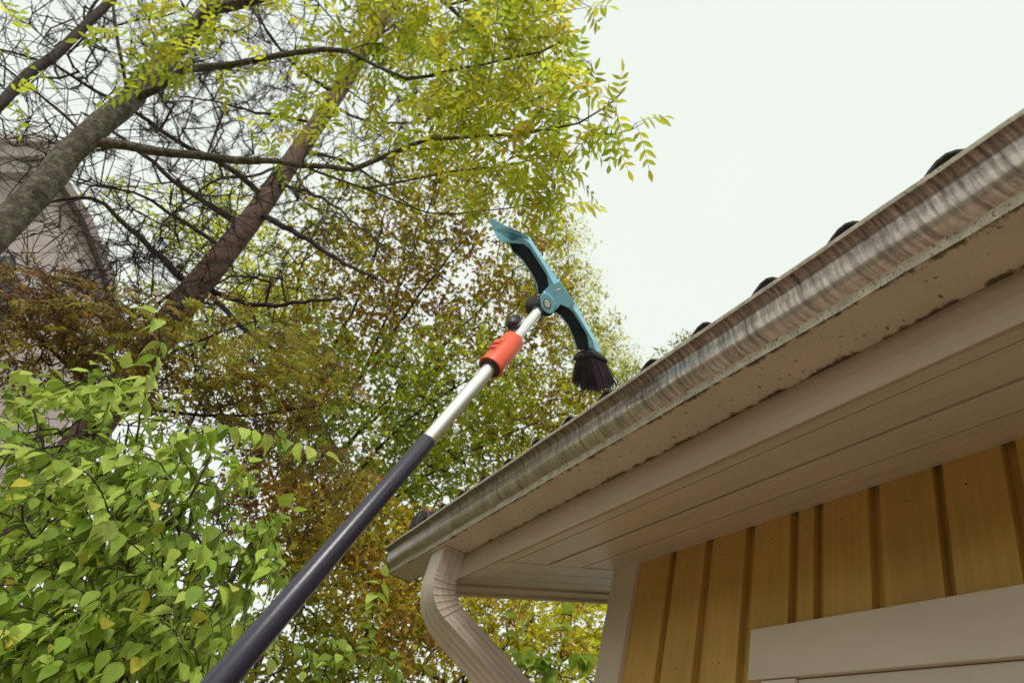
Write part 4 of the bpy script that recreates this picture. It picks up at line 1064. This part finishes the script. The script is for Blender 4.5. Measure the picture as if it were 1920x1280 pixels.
shrub('shrub', 'few broad green leaves on thin shoots below the dark grip at the bottom edge', b0, [], [(640, 1250, 70, 3.0, .2), (560, 1260, 50, 3., .2), (720, 1230, 40, 3.1, .15), (510, 1190, 40, 3., .15)], 24,
      [[U(600, 1290, 3.0), U(620, 1230, 3.0), U(670, 1215, 3.0)], [U(690, 1260, 3.1), U(700, 1130, 3.1), U(720, 1080, 3.1)]], GR, .075, .66, 62, shoot=.12)
b0 = Gd(980, 1500, 3.6)
shrub('shrub', 'young broad leaved shoots seen through the gap between downspout and corner board', b0, [], [(1010, 1250, 40, 3.7, .15), (1060, 1200, 40, 3.7, .15), (960, 1250, 30, 3.7, .12)], 8,
      [[U(1010, 1310, 3.7), U(1040, 1230, 3.7), U(1055, 1170, 3.7), U(1062, 1150, 3.7)], [U(975, 1300, 3.7), U(975, 1220, 3.7), U(965, 1160, 3.7), U(985, 1125, 3.7)], [U(1040, 1250, 3.7), U(1000, 1215, 3.7), U(985, 1205, 3.7)]], GR, .10, .78, 63, shoot=.10, sp=.06, hang=.35)

# ---------------------------------------------------------------- hedge closing the garden
rng = np.random.default_rng(81)
p0, p1 = np.array([-9., 8.5, 0]), np.array([6.5, 12.5, 0])
hg = empty('hedge', tuple((p0 + p1) / 2), 'long dark green hedge at the back of the garden, glimpsed low through the gaps', 'hedge')
n = 26000
t = rng.random((n, 1)); hh = rng.random(n) ** .7 * (2.6 + .5 * np.sin(t[:, 0] * 23) + .3 * np.sin(t[:, 0] * 61))
P = p0 + (p1 - p0) * t + np.stack([rng.normal(0, .1, n), rng.normal(0, .45, n), hh], 1)
V, Fc, C = leaf_diamond(P, unit(rng.normal(0, 1, (n, 3)) + np.array([0, 0, -.3])), unit(rng.normal(0, 1, (n, 3)) + np.array([0, 0, .6])), rng.uniform(.09, .16, n), rng.uniform(.06, .10, n), jitcol([(.12, .15, .035), (.2, .22, .05), (.28, .24, .05), (.16, .2, .04)], n))
mesh_obj('foliage', V, Fc, M['leaf_small'], hg, False, cols=C)
sk = Skel(); a_ = []
Q0 = []; Q1 = []
for i in range(40):
    q = p0 + (p1 - p0) * ((i + .5) / 40); Q0.append(q); Q1.append(q + np.array([rng.normal(0, .2), rng.normal(0, .1), 2.3]))
V, Fc = tubes_mesh(np.array(Q0), np.array(Q1), np.full(40, .035), np.full(40, .012), 6)
mesh_obj('stems', V, Fc, M['twig'], hg, True)

# ---------------------------------------------------------------- neighbour's gabled house behind the trees (left)
DG = 15.0
rg = [H(-260, 640, DG), H(215, 640, DG)]
c_ = H(0, 500, DG); c_[2] = 0
nb = empty('gabled_house', tuple(c_), 'pale grey rendered house with steep gable half hidden behind twigs at left', 'house')
vd = ray(60, 480); vd[2] = 0; vd /= np.linalg.norm(vd); sd_ = np.cross(vd, [0, 0, 1.]); 
def G(px, py, back=0.):                                          # on the upright facade plane
    r = ray(px, py); t = DG / (r @ vd); return CAMP + r * t + vd * back
mb = MB()
pl = [G(-300, 330), G(96, 330), G(150, 420), G(190, 520), G(222, 640), G(222, 800), G(-300, 800)]
bl, br = pl[-1].copy(), pl[-2].copy(); bl[2] = 0; br = br.copy(); br[2] = 0
pl = pl[:-2] + [br, bl]
mb.prism([p for p in pl], [p + vd * 6 for p in pl]); mb.build('wall', M['render'], nb)
mb = MB()
e = [G(84, 318), G(104, 318), G(165, 415), G(204, 515), G(238, 645)]; i_ = [G(84, 330), G(96, 330), G(152, 420), G(192, 520), G(226, 645)]
for k in range(4): mb.prism([e[k], e[k + 1], i_[k + 1], i_[k]], [x + vd * 6 for x in (e[k], e[k + 1], i_[k + 1], i_[k])])
for k in range(4):
    q = [x - vd * .25 for x in (e[k], e[k + 1], i_[k + 1], i_[k])]; mb.prism(q, [x + vd * .22 for x in q])
mb.build('roof', M['render_dark'], nb)
mb = MB()
for (x0, y0, x1, y1, f_) in ((-300, 272, 92, 284, -.5), (-300, 285, 88, 306, -.35), (-300, 307, 84, 330, -.2)):
    q = [G(x0, y0, f_), G(x1, y0, f_), G(x1, y1, f_), G(x0, y1, f_)]; mb.prism(q, [x + vd * 3 for x in q])
mb.build('cornice', mat('cornice_paint', (.60, .52, .48), var=.1), nb)
mb = MB(); q = [G(-70, 488, -.06), G(28, 480, -.06), G(26, 600, -.06), G(-70, 610, -.06)]; mb.prism(q, [x + vd * .05 for x in q]); mb.build('window', M['glass'], nb)

# ---------------------------------------------------------------- dry leaves caught on the last tiles
rng = np.random.default_rng(77)
for i, (px, py, lab) in enumerate(((790, 949, 'curled dry brown leaf on the roof tiles at the gutter end, left of two'), (815, 948, 'curled dry brown leaf on the roof tiles at the gutter end, right of two'))):
    p = U(px, py, 2.72 if False else 2.66)
    V, Fc, C, UV_ = leaf_ovate(np.array([p]), unit(np.array([[.7, -.4, .25 if i else -.1]])), unit(np.array([[.2, -.5, .8]])), np.array([.055]), np.array([.035]), np.array([(.30, .13, .08)]), .6, .7)
    o = mesh_obj('dry_leaf', V, Fc, M['leaf_big'], None, True, cols=C, uvs=UV_); tag(o, lab, 'leaf', 'dry leaves on the roof')
